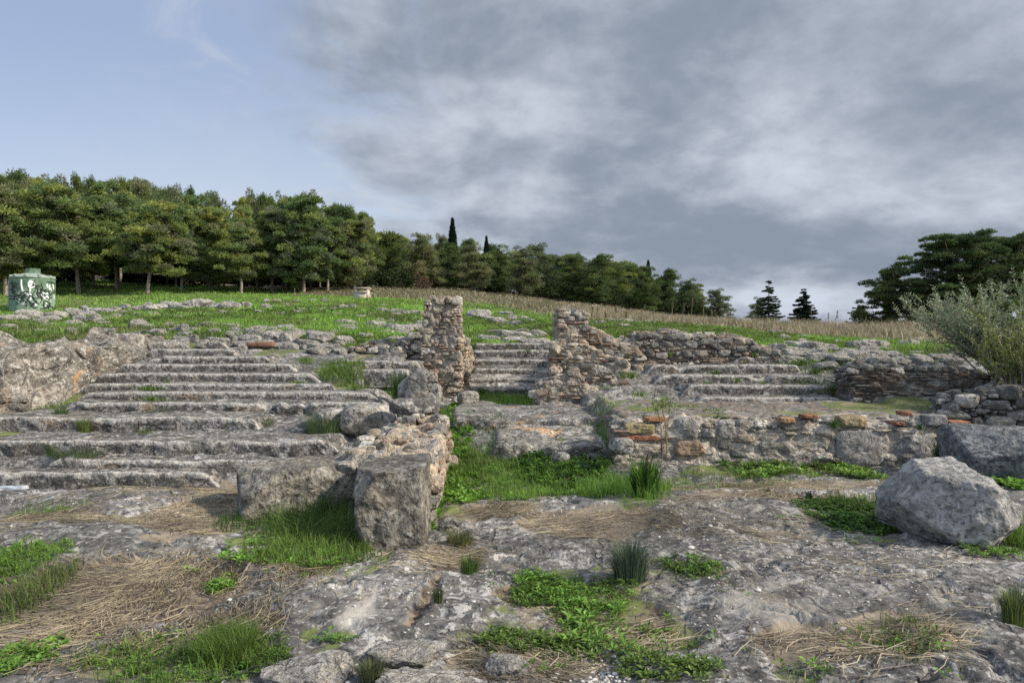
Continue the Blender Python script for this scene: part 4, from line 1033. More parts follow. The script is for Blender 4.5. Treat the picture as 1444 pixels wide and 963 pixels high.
tree_px(cy, 914, 80, 368, 'short thin cypress among the spiky-topped pines', None, 1., 'cypress_tree', 'cypress')
tree_px(conifer(6, 6., 1.9, 20, .30, (.03, .045, .028), .3), 1084, 46, 393, 'open-branched fir with sky showing through, left of the denser fir', None, 1., 'fir_tree', 'fir')
tree_px(conifer(7, 5., 1.95, 22, .05, (.016, .026, .015), .35), 1133, 44, 406, 'dense dark cone-shaped fir on the right ridge', None, 1., 'fir_tree', 'fir')
tree_px(GREYP[1], 1066, 52, 420, 'small round tree tucked behind the open-branched fir', None, 1.1)
tree_px(UMB[1], 1255, 44, 378, 'broad dark pine at the left of the right-hand clump, branches reaching to the grass', None, 1.)
tree_px(UMB[0], 1345, 42, 331, 'tallest spreading pine with flat foliage layers behind the olive bush', None, 1.2)
tree_px(UMB[0], 1425, 44, 334, 'spreading flat-layered pine at the right edge behind the olive bush', None, 1.25)
tree_px(UMB[1], 1305, 52, 400, 'low dark pine filling the gap behind the spreading pine', None, 1.1)
tree_px(UMB[1], 1390, 50, 395, 'low dark pine behind the olive bush', None, 1.2)
tree_px(UMB[1], 1215, 56, 430, 'small far pine peeping out at the left foot of the right-hand clump', None, .9)
# reddish shrubs and undergrowth below the ridge pines
def shrub(seed, H, R, pal, n=26, per=60, tl=.16):
    rng = np.random.default_rng(seed)
    st, C, D, T = [], [], [], []
    for k in range(n):
        d = rng.normal(size=3)*np.array([1, 1, .5]); d[2] = abs(d[2])+.5; d /= np.linalg.norm(d)
        e = d*np.array([R, R, H])*rng.uniform(.55, 1.); st.append((*tube([(0, 0, -.1), e*.5+rng.normal(0, .05, 3), e], [.03, .02, .006], 4), (1, 1, 1)))
        q = e+rng.normal(0, .17, (per, 3))*R; C.append(q); D.append(rng.normal(size=(per, 3))+[0, 0, .4])
        T.append(pal[rng.integers(len(pal))]*rng.uniform(.7, 1.3, (per, 1)))
    C, D, T = map(np.concatenate, (C, D, T)); N = len(C)
    V, Fq, T = tufts(C, D, rng.uniform(.7, 1.3, N)*tl, rng.uniform(.2, .35, N)*tl, rng, T)
    Vt, Ft, _ = merge(st)
    return make_mesh('stem', Vt, Ft, M['bark']), make_mesh('foliage', V, Fq, M['bush_leaves'], None, T, False), H
def plant_shrub(pr, px, Y, height, label, cat='shrub', group=None, wide=1., name='shrub'):
    sm, fm, H = pr; x = (px-CX)/F_PX*Y; o = link(name, None, None, (x, Y, gz1(x, Y))); s = height/H
    o.scale = (s*wide, s*wide, s); o.rotation_euler = (0, 0, random.uniform(0, 6)); link('stem', sm, o); link('foliage', fm, o); return tag(o, label, cat, group)
red = shrub(1, 2., 1.2, np.array([(.17, .085, .065), (.14, .09, .06), (.12, .09, .05)]))
plant_shrub(red, 563, 62, 1.5, 'reddish shrub on the left of the pair under the ridge pines', 'shrub', None, 1.1)
plant_shrub(red, 588, 60, 1.6, 'reddish shrub on the right of the pair under the ridge pines', 'shrub', None, 1.2)
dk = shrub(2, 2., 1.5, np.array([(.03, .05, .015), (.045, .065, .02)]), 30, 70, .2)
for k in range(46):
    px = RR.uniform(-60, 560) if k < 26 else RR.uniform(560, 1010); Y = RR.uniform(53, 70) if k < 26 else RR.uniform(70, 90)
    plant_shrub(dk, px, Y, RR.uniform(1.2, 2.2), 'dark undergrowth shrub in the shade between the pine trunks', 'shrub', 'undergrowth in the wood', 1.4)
# olive bush and yellow-green broom at the right
def bush(name, seed, loc, H, R, ns, leaves, L, Wd, pal, label, cat, fan=.5, lo=.3, side=(0, 0)):
    rng = np.random.default_rng(seed); st, C, D, T = [], [], [], []
    for k in range(ns):
        az = rng.uniform(0, 6.283); sp = rng.uniform(.1, 1.)**.7*fan
        d = np.array([math.cos(az)*sp+side[0], math.sin(az)*sp+side[1], 1.]); d /= np.linalg.norm(d)
        ln = H*rng.uniform(.62, 1.05); t = np.linspace(0, 1, 7)[:, None]
        b0 = np.array([rng.normal(0, .12*R), rng.normal(0, .12*R), 0])
        pts = b0+d*ln*t+np.r_[d[:2]*.25, -.06]*ln*t**2+np.cumsum(rng.normal(0, .022, (7, 3)), 0)*ln*.5
        st.append((*tube(pts, np.linspace(.016, .003, 7), 5), (1, 1, 1)))
        twl = [(pts, 1.)]
        for j in range(6):
            f = rng.uniform(lo, .9); p0 = np.array([np.interp(f, t[:, 0], pts[:, c]) for c in range(3)])
            w = d*.9+rng.normal(0, .5, 3); w /= np.linalg.norm(w); tl_ = ln*rng.uniform(.15, .32)
            tp_ = p0+w*tl_*np.linspace(0, 1, 4)[:, None]+np.array([0, 0, .06])*np.linspace(0, 1, 4)[:, None]**2
            st.append((*tube(tp_, [.006, .005, .004, .002], 3), (1, 1, 1))); twl.append((tp_, .6))
        for pts_, wgt in twl:
            n = int(leaves*wgt); s = rng.uniform(lo if wgt == 1. else .1, 1, n); tt = np.linspace(0, 1, len(pts_))
            q = np.stack([np.interp(s, tt, pts_[:, c]) for c in range(3)], 1); ax = pts_[-1]-pts_[0]; ax /= np.linalg.norm(ax)
            dd = rng.normal(size=(n, 3)); dd = dd-ax*(dd @ ax)[:, None]; dd /= np.linalg.norm(dd, axis=1)[:, None]
            D.append(dd+ax*.8); C.append(q+(dd+ax*.8)*L*.45); T.append(pal[rng.integers(len(pal), size=n)]*rng.uniform(.75, 1.25, (n, 1)))
    C, D, T = map(np.concatenate, (C, D, T)); N = len(C)
    d = D/np.linalg.norm(D, axis=1)[:, None]; a = np.cross(d, rng.normal(size=(N, 3))); a /= np.linalg.norm(a, axis=1)[:, None]
    l = rng.uniform(.7, 1.2, N)[:, None]*L; w = rng.uniform(.8, 1.2, N)[:, None]*Wd
    V = np.stack([C-d*l*.5, C+a*w, C+d*l*.5, C-a*w], 1).reshape(-1, 3); Fq = np.arange(N*4).reshape(-1, 4)
    o = thing(name, loc, label, cat); Vt, Ft, _ = merge(st)
    link('stem', make_mesh('stem', Vt, Ft, M['bark']), o); link('foliage', make_mesh('foliage', V, Fq, M['bush_leaves'], None, np.repeat(T, 4, 0), False), o)
    return o
ob = P(1420, 560, 11.6)
bush('olive_bush', 3, (ob[0]+.1, 11.6, gz1(ob[0]+.1, 11.6)), 1.95, 1.1, 64, 60, .06, .0095, np.array([(.27, .33, .185), (.20, .27, .13), (.34, .38, .25), (.16, .22, .10)]), 'wispy silver-green olive bush at the right edge, in front of the spreading pines', 'bush', .75, .3, (-.36, 0))
bush('broom_bush', 4, (ob[0]-.55, 10.6, gz1(ob[0]-.5, 10.6)), 1.55, .9, 48, 50, .045, .011, np.array([(.32, .35, .07), (.26, .31, .06), (.38, .37, .10)]), 'thin-stemmed yellow-green bush over the dark fieldstone wall', 'bush', .6, .3, (.12, -.05))
# ------------------------------------------------------------------ grass, weeds, straw
def blades(p, h, w, col, seed, lean=.45, name=None):
    rng = np.random.default_rng(seed); N = len(p)
    az = rng.uniform(0, 6.283, N); la = az+rng.normal(0, .5, N)
    s = np.stack([-np.sin(az), np.cos(az), 0*az], 1)*w[:, None]/2
    l = np.stack([np.cos(la), np.sin(la), 0*az], 1)*(h*lean*rng.uniform(.2, 1.3, N))[:, None]
    up = np.array([0, 0, 1.])*h[:, None]
    m_ = p+up*.55+l*.3
    V = np.stack([p-s-up*.05, p+s-up*.05, m_-s*.75, m_+s*.75, p+up*rng.uniform(.85, 1, N)[:, None]+l], 1).reshape(-1, 3)
    i = np.arange(N)[:, None]*5
    F3 = np.concatenate([i+np.array([[0, 1, 3]]), i+np.array([[0, 3, 2]]), i+np.array([[2, 3, 4]])])
    return V, F3, np.repeat(col, 5, 0)
def leaves(p, nl, L, col, seed, flat=.5, wid=.3):
    rng = np.random.default_rng(seed); N = len(p); k = nl
    az = (np.arange(k)[None]*2.4+rng.uniform(0, 6.28, (N, 1))+rng.normal(0, .3, (N, k))); el = rng.uniform(.1, 1.1, (N, k))*(1-flat)+.15
    l = L[:, None]*rng.uniform(.6, 1.2, (N, k))
    d = np.stack([np.cos(az)*np.cos(el), np.sin(az)*np.cos(el), np.sin(el)], -1); s = np.stack([-np.sin(az), np.cos(az), 0*az], -1)
    st = p[:, None]+d*(l*.25)[..., None]+np.array([0, 0, 1.])*(l*rng.uniform(0, .9, (N, k)))[..., None]*.8
    a = st+d*(l*.45)[..., None]+np.array([0, 0, .12])*l[..., None]
    V = np.stack([st, a+s*(l*wid)[..., None], st+d*l[..., None]-np.array([0, 0, .1])*l[..., None], a-s*(l*wid)[..., None]], 2).reshape(-1, 3)
    i = np.arange(N*k)[:, None]*4
    return V, np.concatenate([i+np.array([[0, 1, 2]]), i+np.array([[0, 2, 3]])]), np.repeat(np.repeat(col, k, 0)*rng.uniform(.85, 1.15, (N*k, 1)), 4, 0)
def jit(col, N, rng, pal=None):
    pal = np.array(col if np.ndim(col) > 1 else [col]); return pal[rng.integers(len(pal), size=N)]*rng.uniform(.7, 1.3, (N, 1))
def stuff(name, lst, mat, label, cat):
    V, Fq, T = merge(lst); o = link(name, make_mesh(name, V, Fq, mat, None, T, False)); return tag(o, label, cat, None, 'stuff')
rng = np.random.default_rng(77)
GRS = [(.10, .165, .03), (.13, .20, .04), (.08, .135, .03), (.16, .22, .05)]
LUSH = [(.15, .275, .042), (.18, .315, .05), (.12, .23, .038)]
TIRED = [(.10, .13, .04), (.14, .14, .06), (.07, .11, .035), (.20, .17, .08)]
DRYC = [(.38, .315, .20), (.32, .26, .165), (.46, .39, .27), (.26, .205, .13)]
def at(x, y): return np.stack([x, y, ground_z(x, y)], 1)
def in_ell(e, n, noise=.5):
    cx, cy, rx, ry = e
    a = rng.uniform(0, 6.283, n); r = np.sqrt(rng.uniform(0, 1, n))
    x, y = cx+rx*r*np.cos(a), cy+ry*r*np.sin(a)
    p = P3(x, y); k = fbm(p, 2.2, 4, 91)*.8+.55-r*.45+rng.uniform(-.25, .25, n) > noise*.35
    return x[k], y[k]
# meadow: turf on the slope, spread by area that thins with distance
def polar(n, r0, r1, a0=-.78, a1=.78):
    r = np.exp(rng.uniform(math.log(r0), math.log(r1), n)); a = rng.uniform(a0, a1, n)
    return r*np.tan(a)*.98, r
x, y = polar(270000, 12.5, 62)
g_, s_, d_, mead, dry, mg = masks(x, y)
k = rng.uniform(0, 1, len(x)) < mg*1.0
k &= ~((x > -.95) & (x < 1.0) & (y < 17.4)) & ~((x > 1) & (x < 5.9) & (y < 14.2))
x, y = x[k], y[k]; p = at(x, y); N = len(x)
tall = sstep(0, .5, fbm(P3(x, y), .5, 4, 66))
hgt = rng.uniform(.05, .13, N)*(1+tall*.9); wid = .0014*y*rng.uniform(.6, 1.3, N)
tn = fbm(P3(x, y), .35, 4, 67)[:, None]; lush = np.clip(.5+tn*1.5+sstep(24, 40, y)[:, None]*.5, 0, 1)
col = (jit(GRS, N, rng)*(1-lush)+jit(LUSH, N, rng)*lush)*1.4
tired = (sstep(-.1, .35, fbm(P3(x, y), .6, 4, 68))*(1-.6*sstep(30, 42, y)))[:, None]*.8
col = col*(1-tired)+jit(TIRED, N, rng)*tired
B1 = blades(p, hgt, wid, col, 1, .6)
# broad-leaved herbs in the near meadow
n2 = 9000; x, y = polar(n2, 13, 30); g_, s_, d_, mead, dry, mg = masks(x, y)
k = (rng.uniform(0, 1, n2) < mg) & (fbm(P3(x, y), .8, 3, 99) > 0) & ~((x > -.95) & (x < 1.0) & (y < 17.4)) & ~((x > 1) & (x < 5.9) & (y < 14.2)); x, y = x[k], y[k]
B2 = leaves(at(x, y), 6, .004*y+.03+0*x, jit(GRS, len(x), rng), 2)
stuff('meadow_grass', [B1, B2], M['grass_blades'], 'bright green turf and herbs covering the slope above the ruins', 'grass')
# dry grass band
x, y = polar(320000, 19, 100); g_, s_, d_, mead, dry, mg = masks(x, y); k = rng.uniform(0, 1, len(x)) < dry*.95
k &= ~((x < -12) & (y > 54))
x, y = x[k], y[k]; N = len(x); cl = sstep(-.3, .4, fbm(P3(x, y), .7, 4, 61))
rt = sstep(4, 10, x); lf = sstep(-6, -14, x)
hgt = rng.uniform(.12, .30, N)*(.6+cl*.8)*(1+rt*.75)*(1-lf*.3)
col = jit(DRYC, N, rng); gm = (rng.uniform(0, 1, N) < np.where(x > 4, .16, .45)+lf*.3)[:, None]; col = np.where(gm, jit(TIRED, N, rng), col)
stuff('dry_grass', [blades(at(x, y), hgt, .0010*y*rng.uniform(.5, 1.3, N), col, 3, .95)], M['grass_blades'], 'tall straw-coloured dry grass along the ridge below the trees', 'dry grass')
# grass and weeds round the ruins
BL, LV = [], []
def grassp(e, n, h0, h1, pal, w=.005, lean=.6, noise=.5, z=None):
    x, y = in_ell(e, n, noise); p = at(x, y)
    if z is not None: p[:, 2] = z
    N = len(x); BL.append(blades(p, rng.uniform(h0, h1, N), w*rng.uniform(.6, 1.3, N), jit(pal, N, rng), len(BL)+10, lean))
def weedp(e, n, L0, L1, pal, nl=8, noise=.5, wid=.28, flat=.5):
    x, y = in_ell(e, n, noise); N = len(x); LV.append(leaves(at(x, y), nl, rng.uniform(L0, L1, N), jit(pal, N, rng), len(LV)+50, flat, wid))
DKG = [(.045, .10, .018), (.06, .13, .022), (.035, .08, .016)]
grassp(ell(455, 735, 75, 42), 4600, .08, .26, DKG[1:2]+GRS, .005, .9, .4); weedp(ell(440, 750, 90, 40), 500, .02, .05, LUSH+GRS, 8, .5); grassp(ell(440, 785, 100, 30), 3200, .06, .16, GRS, .005); weedp(ell(420, 790, 110, 25), 380, .02, .05, LUSH)
grassp(ell(490, 700, 14, 60), 700, .2, .4, DKG, .006, .6, .1); grassp(ell(345, 745, 40, 15), 700, .06, .15, DKG)
grassp(ell(250, 925, 155, 45), 3600, .03, .11, GRS+TIRED[:1]+LUSH, .004, .8, 1.3); weedp(ell(270, 920, 160, 50), 1600, .012, .035, LUSH+GRS, 7, 1.2); grassp(ell(315, 915, 40, 22), 1400, .1, .2, GRS[:2], .004, .7, .1)
grassp(ell(25, 805, 58, 30), 1300, .03, .10, LUSH+GRS, .005, .8, 1.); weedp(ell(25, 805, 58, 30), 300, .015, .04, LUSH, 7, .8); grassp(ell(10, 860, 40, 50), 1000, .06, .18, GRS+TIRED, .005); weedp(ell(20, 930, 40, 40), 130, .02, .045, LUSH)
weedp(ell(860, 862, 145, 68), 2300, .014, .036, GRS+LUSH+TIRED[:1], 7, 1.1); weedp(ell(860, 860, 140, 64), 500, .03, .06, GRS+LUSH, 6, 1., .13, .4); weedp(ell(940, 870, 70, 45), 420, .02, .04, LUSH+GRS, 8, 1.1); weedp(ell(840, 880, 60, 40), 170, .03, .06, LUSH+[(.20, .33, .07)], 7, .6, .22); grassp(ell(860, 860, 145, 65), 2000, .03, .08, GRS+TIRED[:1], .004, .7, 1.3)
weedp(ell(745, 902, 70, 16), 420, .02, .04, GRS, 8, .4); weedp(ell(770, 825, 50, 22), 300, .018, .042, LUSH, 8, .9); weedp(ell(960, 945, 90, 20), 300, .02, .04, GRS, 8, .7)
grassp(ell(745, 676, 120, 32), 5200, .05, .17, LUSH+GRS, .006, .5, .1); grassp(ell(880, 702, 66, 28), 3000, .08, .22, LUSH, .006, .5, .2); weedp(ell(740, 680, 110, 28), 900, .025, .05, LUSH, 8, .5); weedp(ell(795, 660, 60, 24), 1100, .035, .075, LUSH[:1]+DKG, 12, .2, .3, .3)
weedp(ell(632, 655, 30, 60), 900, .03, .07, LUSH, 12, .2, .34, .2); weedp(ell(650, 690, 40, 24), 420, .03, .06, LUSH, 10, .3, .34, .2); grassp(ell(690, 640, 40, 20), 900, .08, .2, GRS, .005); weedp(ell(850, 690, 90, 22), 400, .03, .06, LUSH, 8, .5); weedp(ell(606, 735, 12, 40), 260, .03, .06, LUSH, 12, .1, .34, .2)
weedp(ell(1200, 735, 72, 24), 1500, .018, .038, DKG+LUSH[2:]+GRS[:1], 8, .4, .36); grassp(ell(1190, 722, 60, 14), 600, .05, .12, GRS)
grassp(ell(1430, 762, 50, 40), 2600, .10, .26, GRS+LUSH, .005, .6, .1); weedp(ell(1425, 690, 40, 12), 260, .04, .08, LUSH, 8, .2, .34); weedp(ell(1415, 790, 50, 16), 200, .02, .05, LUSH)
weedp(ell(1265, 915, 74, 32), 380, .015, .038, LUSH+TIRED, 7, 1.1); grassp(ell(1265, 900, 60, 28), 700, .04, .10, TIRED+GRS, .004)
for cx_ in (1030, 1062, 1085, 1120, 1180, 1215): weedp(ell(cx_, 668+rng.uniform(-6, 6), 26, 11), 130, .03, .07, LUSH[:2]+GRS, 9, .2, .28, .2)
weedp(ell(1120, 660, 42, 14), 500, .02, .04, TIRED+[(.12, .13, .02)], 9, .2); grassp(ell(1050, 680, 150, 14), 2200, .03, .09, GRS+TIRED, .005); grassp(ell(1300, 690, 60, 12), 500, .04, .1, GRS)
weedp(ell(480, 900, 40, 10), 140, .02, .04, LUSH); weedp(ell(970, 805, 46, 15), 170, .018, .04, GRS+LUSH, 8, 1.); weedp(ell(310, 832, 22, 7), 80, .02, .04, LUSH); weedp(ell(180, 690, 60, 5), 60, .02, .05, LUSH); grassp(ell(60, 730, 50, 8), 400, .03, .08, LUSH, .004)
grassp(ell(130, 750, 120, 12), 260, .02, .08, GRS+TIRED, .004)
# turf on the ledges, the pit before the stairs and the banks
def world_patch(cx, cy, rx, ry, n, h0, h1, pal, w=.007, dz=0., wl=0):
    x, y = in_ell((cx, cy, rx, ry), n, .4); p = at(x, y); p[:, 2] += dz; N = len(x)
    BL.append(blades(p, rng.uniform(h0, h1, N), w*rng.uniform(.6, 1.3, N), jit(pal, N, rng), len(BL)+10, .6))
    if wl: LV.append(leaves(p[:wl], 8, rng.uniform(.03, .06, len(p[:wl])), jit(LUSH, len(p[:wl]), rng), len(LV)+80))
world_patch(-.05, 13.6, .95, 1.2, 3600, .06, .16, LUSH, .009)
world_patch(-2.6, 11.9, .9, .5, 2200, .06, .2, DKG+GRS, .008, 0, 40); world_patch(-3.0, 12.4, .5, .3, 900, .05, .15, GRS, .008)
world_patch(-8.2, 9.6, 1.1, .35, 1800, .06, .2, GRS+LUSH, .007, 0, 60); world_patch(-6.9, 10.2, .5, .3, 500, .05, .15, GRS, .007)
world_patch(1.2, 9.6, .35, .9, 1400, .06, .18, GRS+LUSH, .007, 0, 60); world_patch(-1.2, 11.2, .25, .9, 900, .06, .18, GRS, .007, 0, 60); world_patch(1.35, 10.9, .3, .9, 700, .03, .08, GRS+LUSH, .007); world_patch(1.05, 8.9, .4, .3, 500, .05, .14, GRS, .007)
world_patch(5.4, 12.3, .7, .5, 900, .06, .2, DKG+GRS, .008); world_patch(6.3, 13.6, 1.2, .6, 1500, .05, .14, GRS+LUSH, .009); world_patch(6.8, 12.6, 1., .5, 900, .05, .12, TIRED+GRS, .009)
world_patch(-.65, 8.9, .25, .7, 700, .06, .2, GRS, .006, 0, 50); world_patch(-1.1, 7.6, .25, 1.0, 700, .03, .10, GRS+TIRED, .006, .52)
world_patch(7.6, 12.2, 1.2, .7, 1400, .06, .18, GRS, .008); world_patch(7.0, 9.2, 1., .3, 600, .06, .2, DKG, .007)
def onledge(px, py, Y, rx, ry, n, h, pal, w=.007):
    c = P(px, py, Y); a = rng.uniform(0, 6.28, n); r = rng.normal(0, .5, n)
    p = c+np.stack([np.cos(a)*r*rx, np.sin(a)*r*ry, rng.uniform(-.06, 0, n)], 1)
    BL.append(blades(p, rng.uniform(.4, 1, n)*h, w*rng.uniform(.6, 1.2, n), jit(pal, n, rng), len(BL)+10, .8))
for a in [(640, 508, 17.0, .1, .1, 50, .16), (652, 545, 15.5, .12, .3, 200, .3), (690, 470, 17.5, .2, .2, 120, .14), (745, 495, 16.9, .2, .1, 120, .12), (728, 516, 16.3, .1, .06, 60, .1), (680, 552, 14.6, .15, .1, 120, .14),
          (210, 548, 10.95, .25, .12, 260, .10), (215, 563, 10.4, .35, .1, 260, .10), (420, 540, 11.3, .3, .08, 200, .09), (365, 534, 11.6, .25, .08, 120, .08), (235, 540, 11.2, .1, .1, 90, .09), (260, 505, 12.8, .08, .1, 60, .08), (242, 520, 12.2, .08, .1, 60, .08), (470, 520, 11.9, .25, .15, 300, .12), (430, 508, 12.5, .25, .12, 260, .12), (500, 548, 11., .2, .1, 160, .12),
          (1010, 528, 12.6, .12, .12, 200, .16), (1000, 542, 12.2, .12, .1, 120, .12), (1040, 536, 12.3, .1, .1, 80, .12), (1075, 540, 12.3, .08, .08, 60, .1), (1130, 512, 13.2, .25, .15, 300, .16), (1150, 524, 12.8, .3, .12, 300, .14), (1175, 550, 12, .3, .12, 300, .16), (890, 530, 12.2, .2, .12, 200, .15), (905, 555, 11.6, .3, .1, 160, .1), (1065, 500, 13.4, .06, .05, 60, .1), (945, 500, 13.5, .06, .06, 60, .12), (1050, 512, 13.3, .06, .06, 60, .12), (860, 510, 13, .1, .08, 60, .12), (1090, 560, 11.6, .5, .08, 160, .07), (960, 572, 10.8, .5, .1, 160, .07), (1010, 578, 10, .5, .1, 140, .06),
          (20, 500, 12.2, .3, .3, 260, .14), (45, 480, 13, .4, .3, 300, .14), (136, 478, 13.3, .12, .1, 90, .12), (60, 470, 14, .5, .3, 260, .12), (200, 605, 9.2, .2, .05, 60, .06), (330, 600, 9.2, .3, .06, 100, .06)]:
    onledge(*a, LUSH[:1]+GRS)
onledge(1178, 598, 8.78, .06, .04, 90, .14, DKG); onledge(1298, 600, 8.8, .05, .03, 50, .08, DKG); onledge(1325, 645, 8.5, .10, .06, 300, .26, TIRED+GRS)
for e in GREEN:
    if e[1] < 9.0:
        big_e = (e[0], e[1], e[2]*1.5, e[3]*1.6); a_ = min(1.5, e[2]*e[3]+.12)
        x, y = in_ell(big_e, int(900*a_), .9); N = len(x); BL.append(blades(at(x, y), rng.uniform(.02, .09, N), .0045*rng.uniform(.6, 1.2, N), jit(GRS+TIRED+LUSH+DRYC[:2], N, rng), len(BL)+10, .9))
        weedp(big_e, int(230*a_), .012, .045, LUSH+GRS+TIRED[:1], 6, .9, .3)
for e in [(0, 5.5, 5., 2.4), (-3, 7.3, 3.5, .8)]:
    x, y = in_ell(e, 2600, 1.3); N = len(x); BL.append(blades(at(x, y), rng.uniform(.015, .06, N), .004*rng.uniform(.6, 1.2, N), jit(GRS+TIRED+DRYC, N, rng), len(BL)+10, .9))
stuff('grass_patches', BL, M['grass_blades'], 'green grass growing in patches between the rocks and ledges', 'grass')
stuff('weeds', LV, M['grass_blades'], 'low broad-leaved weeds and clover between the foreground rocks', 'weeds')
# straw lying on the rock
def straw(e, n, l0=.08, l1=.34):
    x, y = in_ell(e, n, .8); N = len(x)
    fld = fbm(P3(x, y), .6, 3, 5)*4+.5; az = fld+rng.normal(0, .85, N); L = rng.uniform(l0, l1, N)
    d = np.stack([np.cos(az), np.sin(az)*.8], 1)*L[:, None]/2; bend = rng.normal(0, .12, N)*L
    P0, P2 = np.stack([x, y], 1)-d, np.stack([x, y], 1)+d; P1 = np.stack([x-np.sin(az)*bend, y+np.cos(az)*bend], 1)
    zs = [ground_z(q[:, 0], q[:, 1])+rng.uniform(.002, .022, N) for q in (P0, P1, P2)]; zs[1] = np.maximum(zs[1], (zs[0]+zs[2])/2)
    w = rng.uniform(.0012, .0024, N)[:, None]; s = np.stack([-np.sin(az), np.cos(az)], 1)*w
    V = []
    for q, z in zip((P0, P1, P2), zs):
        V += [np.c_[q-s, z], np.c_[q+s, z+rng.uniform(.001, .003, N)]]
    V = np.stack(V, 1).reshape(-1, 3); i = np.arange(N)[:, None]*6
    F3 = np.concatenate([i+np.array([t]) for t in ([0, 1, 3], [0, 3, 2], [2, 3, 5], [2, 5, 4])])
    return V, F3, np.repeat(jit(DRYC+[(.20, .16, .12), (.28, .25, .20), (.15, .12, .09)], N, rng)*1.05, 6, 0)
S = []
for e in STRAW: S.append(straw(e, int(2700*min(1.8, e[2]*e[3]*.9+.25))))
S.append(straw((0, 5.2, 4.5, 1.7), 3000, .05, .25)); S.append(straw((-3.2, 6.2, 2.5, 1.2), 1800)); S.append(straw(ell(150, 870, 260, 80), 3200, .05, .3)); S.append(straw(ell(900, 745, 260, 40), 2600, .05, .3)); S.append(straw(ell(1200, 905, 170, 60), 1300, .05, .3)); S.append(straw(ell(730, 920, 90, 40), 700, .2, .5))
stuff('straw', S, M['grass_blades'], 'dry straw strewn over the foreground bedrock', 'straw')
# pale pebbles
it = []
def pebs(e, n, r0=.006, r1=.018):
    x, y = in_ell(e, n, .1); z = ground_z(x, y)
    for a, b, c_ in zip(x, y, z):
        r = rng.uniform(r0, r1)*(1 if rng.random() < .94 else 2.2); it.append((np.array([a, b, c_+r*.3]), (r*rng.uniform(.9, 1.5), r, r*.7), (1., 0.), np.array((.5, .48, .44))*rng.uniform(.6, 1.1)))
pebs((0, 5., 4.6, 1.9), 260, .004, .011); pebs(ell(835, 935, 80, 26), 420, .004, .009); pebs(ell(580, 880, 60, 60), 130, .003, .009); pebs(ell(1200, 830, 200, 110), 260, .003, .01); pebs(ell(200, 740, 200, 40), 80, .004, .012); pebs((0, 4.2, 3.2, 1.), 300, .003, .008)
Vp, Fp, Tp = stones_geo(it, 5, 2, 3., .15)
m = flat_mat('pebble', (.8, .8, .78)); m, g = new_mat('pebble_stone'); finish(g, g.attr('tint').outputs['Color'], .85)
tag(link('pebbles', make_mesh('pebbles', Vp, Fp, m, None, Tp)), 'small whitish pebbles scattered over the bedrock', 'pebbles', None, 'stuff')

# ------------------------------------------------------------------ single tufts and stalks
BLU = [(.075, .115, .065), (.10, .14, .085), (.06, .095, .05), (.16, .17, .10)]
def tuft(px, py, w, h, label, pal, n=420, Y=None, lean=.9, bw=.0045, name='grass_tuft', cat='grass tuft', group=None, droop=False):
    q = hit(px, py) if Y is None else P(px, py, Y)
    R_ = w/F_PX*q[1]/2; H = h/F_PX*q[1]
    a = rng.uniform(0, 6.28, n); r = np.sqrt(rng.uniform(0, 1, n))*R_*.5
    p = np.stack([np.cos(a)*r, np.sin(a)*r*.8, 0*a], 1); hh = rng.uniform(.5, 1.05, n)*H
    out = np.stack([np.cos(a), np.sin(a)*.8, 0*a], 1)*(R_*rng.uniform(.1, .8, n))[:, None]
    s = np.stack([-np.sin(a), np.cos(a), 0*a], 1)*(bw*rng.uniform(.6, 1.2, n))[:, None]/2
    m_ = p+out*.4+np.array([0, 0, .6])*hh[:, None]; t = p+out+np.array([0, 0, 1.])*(hh*rng.uniform(.8, 1, n))[:, None]
    V = np.stack([p-s-[0, 0, .05], p+s-[0, 0, .05], m_-s*.8, m_+s*.8, t], 1).reshape(-1, 3); i = np.arange(n)[:, None]*5
    F3 = np.concatenate([i+np.array([k]) for k in ([0, 1, 3], [0, 3, 2], [2, 3, 4])])
    o = link(name, make_mesh(name, V, F3, M['grass_blades'], None, np.repeat(jit(pal, n, rng), 5, 0), False), None, q); return tag(o, label, cat, group)
tuft(888, 815, 85, 62, 'blue-green tuft of fine grass in the centre of the foreground', BLU, 900)
tuft(648, 768, 62, 30, 'low brownish grass tuft right of the upright block', TIRED+BLU[:1], 420)
tuft(662, 805, 42, 26, 'small green tuft below the brownish one', GRS+TIRED[:1], 300)
tuft(112, 655, 100, 34, 'wide pale green tuft on the lowest ledges at the left', BLU+GRS[:2], 900, 8.2)
tuft(76, 643, 40, 28, 'darker half of a tuft pair beside the wide pale one', GRS, 300, 8.3)
tuft(456, 618, 78, 42, 'bushy blue-green tuft in the hollow by the squat rock', BLU+GRS[:2], 800, 9.0)
tuft(372, 604, 50, 20, 'brownish tuft on the broken ledge end', TIRED, 300, 9.3)
tuft(86, 590, 34, 22, 'small tuft by the foot of the cut rock face', GRS+BLU, 260, 9.6)
tuft(118, 610, 34, 28, 'tuft hanging over the edge of the second ledge at the left', GRS+TIRED, 260, 9.0)
tuft(228, 588, 46, 16, 'flat tuft on the wide ledge left of centre', BLU, 260, 9.8)
tuft(205, 615, 44, 14, 'flat tuft at the foot of the pitted ledge', GRS+TIRED, 220, 9.0)
tuft(280, 576, 22, 16, 'small spiky tuft under the lowest dark row', BLU, 160, 10.2)
tuft(150, 578, 34, 16, 'bright yellow-green plant at the left end of the lowest dark row', LUSH+[(.2, .3, .05)], 240, 10.2)
tuft(910, 712, 64, 62, 'tall dark strap-leaved clump at the right side of the passage grass', DKG+LUSH[:1], 420, None, .9, .014, 'lily_clump', 'plant')
tuft(1432, 892, 60, 60, 'fine grass tuft cut by the right edge of the picture', GRS+BLU, 600)
tuft(525, 955, 60, 34, 'grey-green tuft at the bottom edge between whitish rocks', BLU+TIRED, 420)
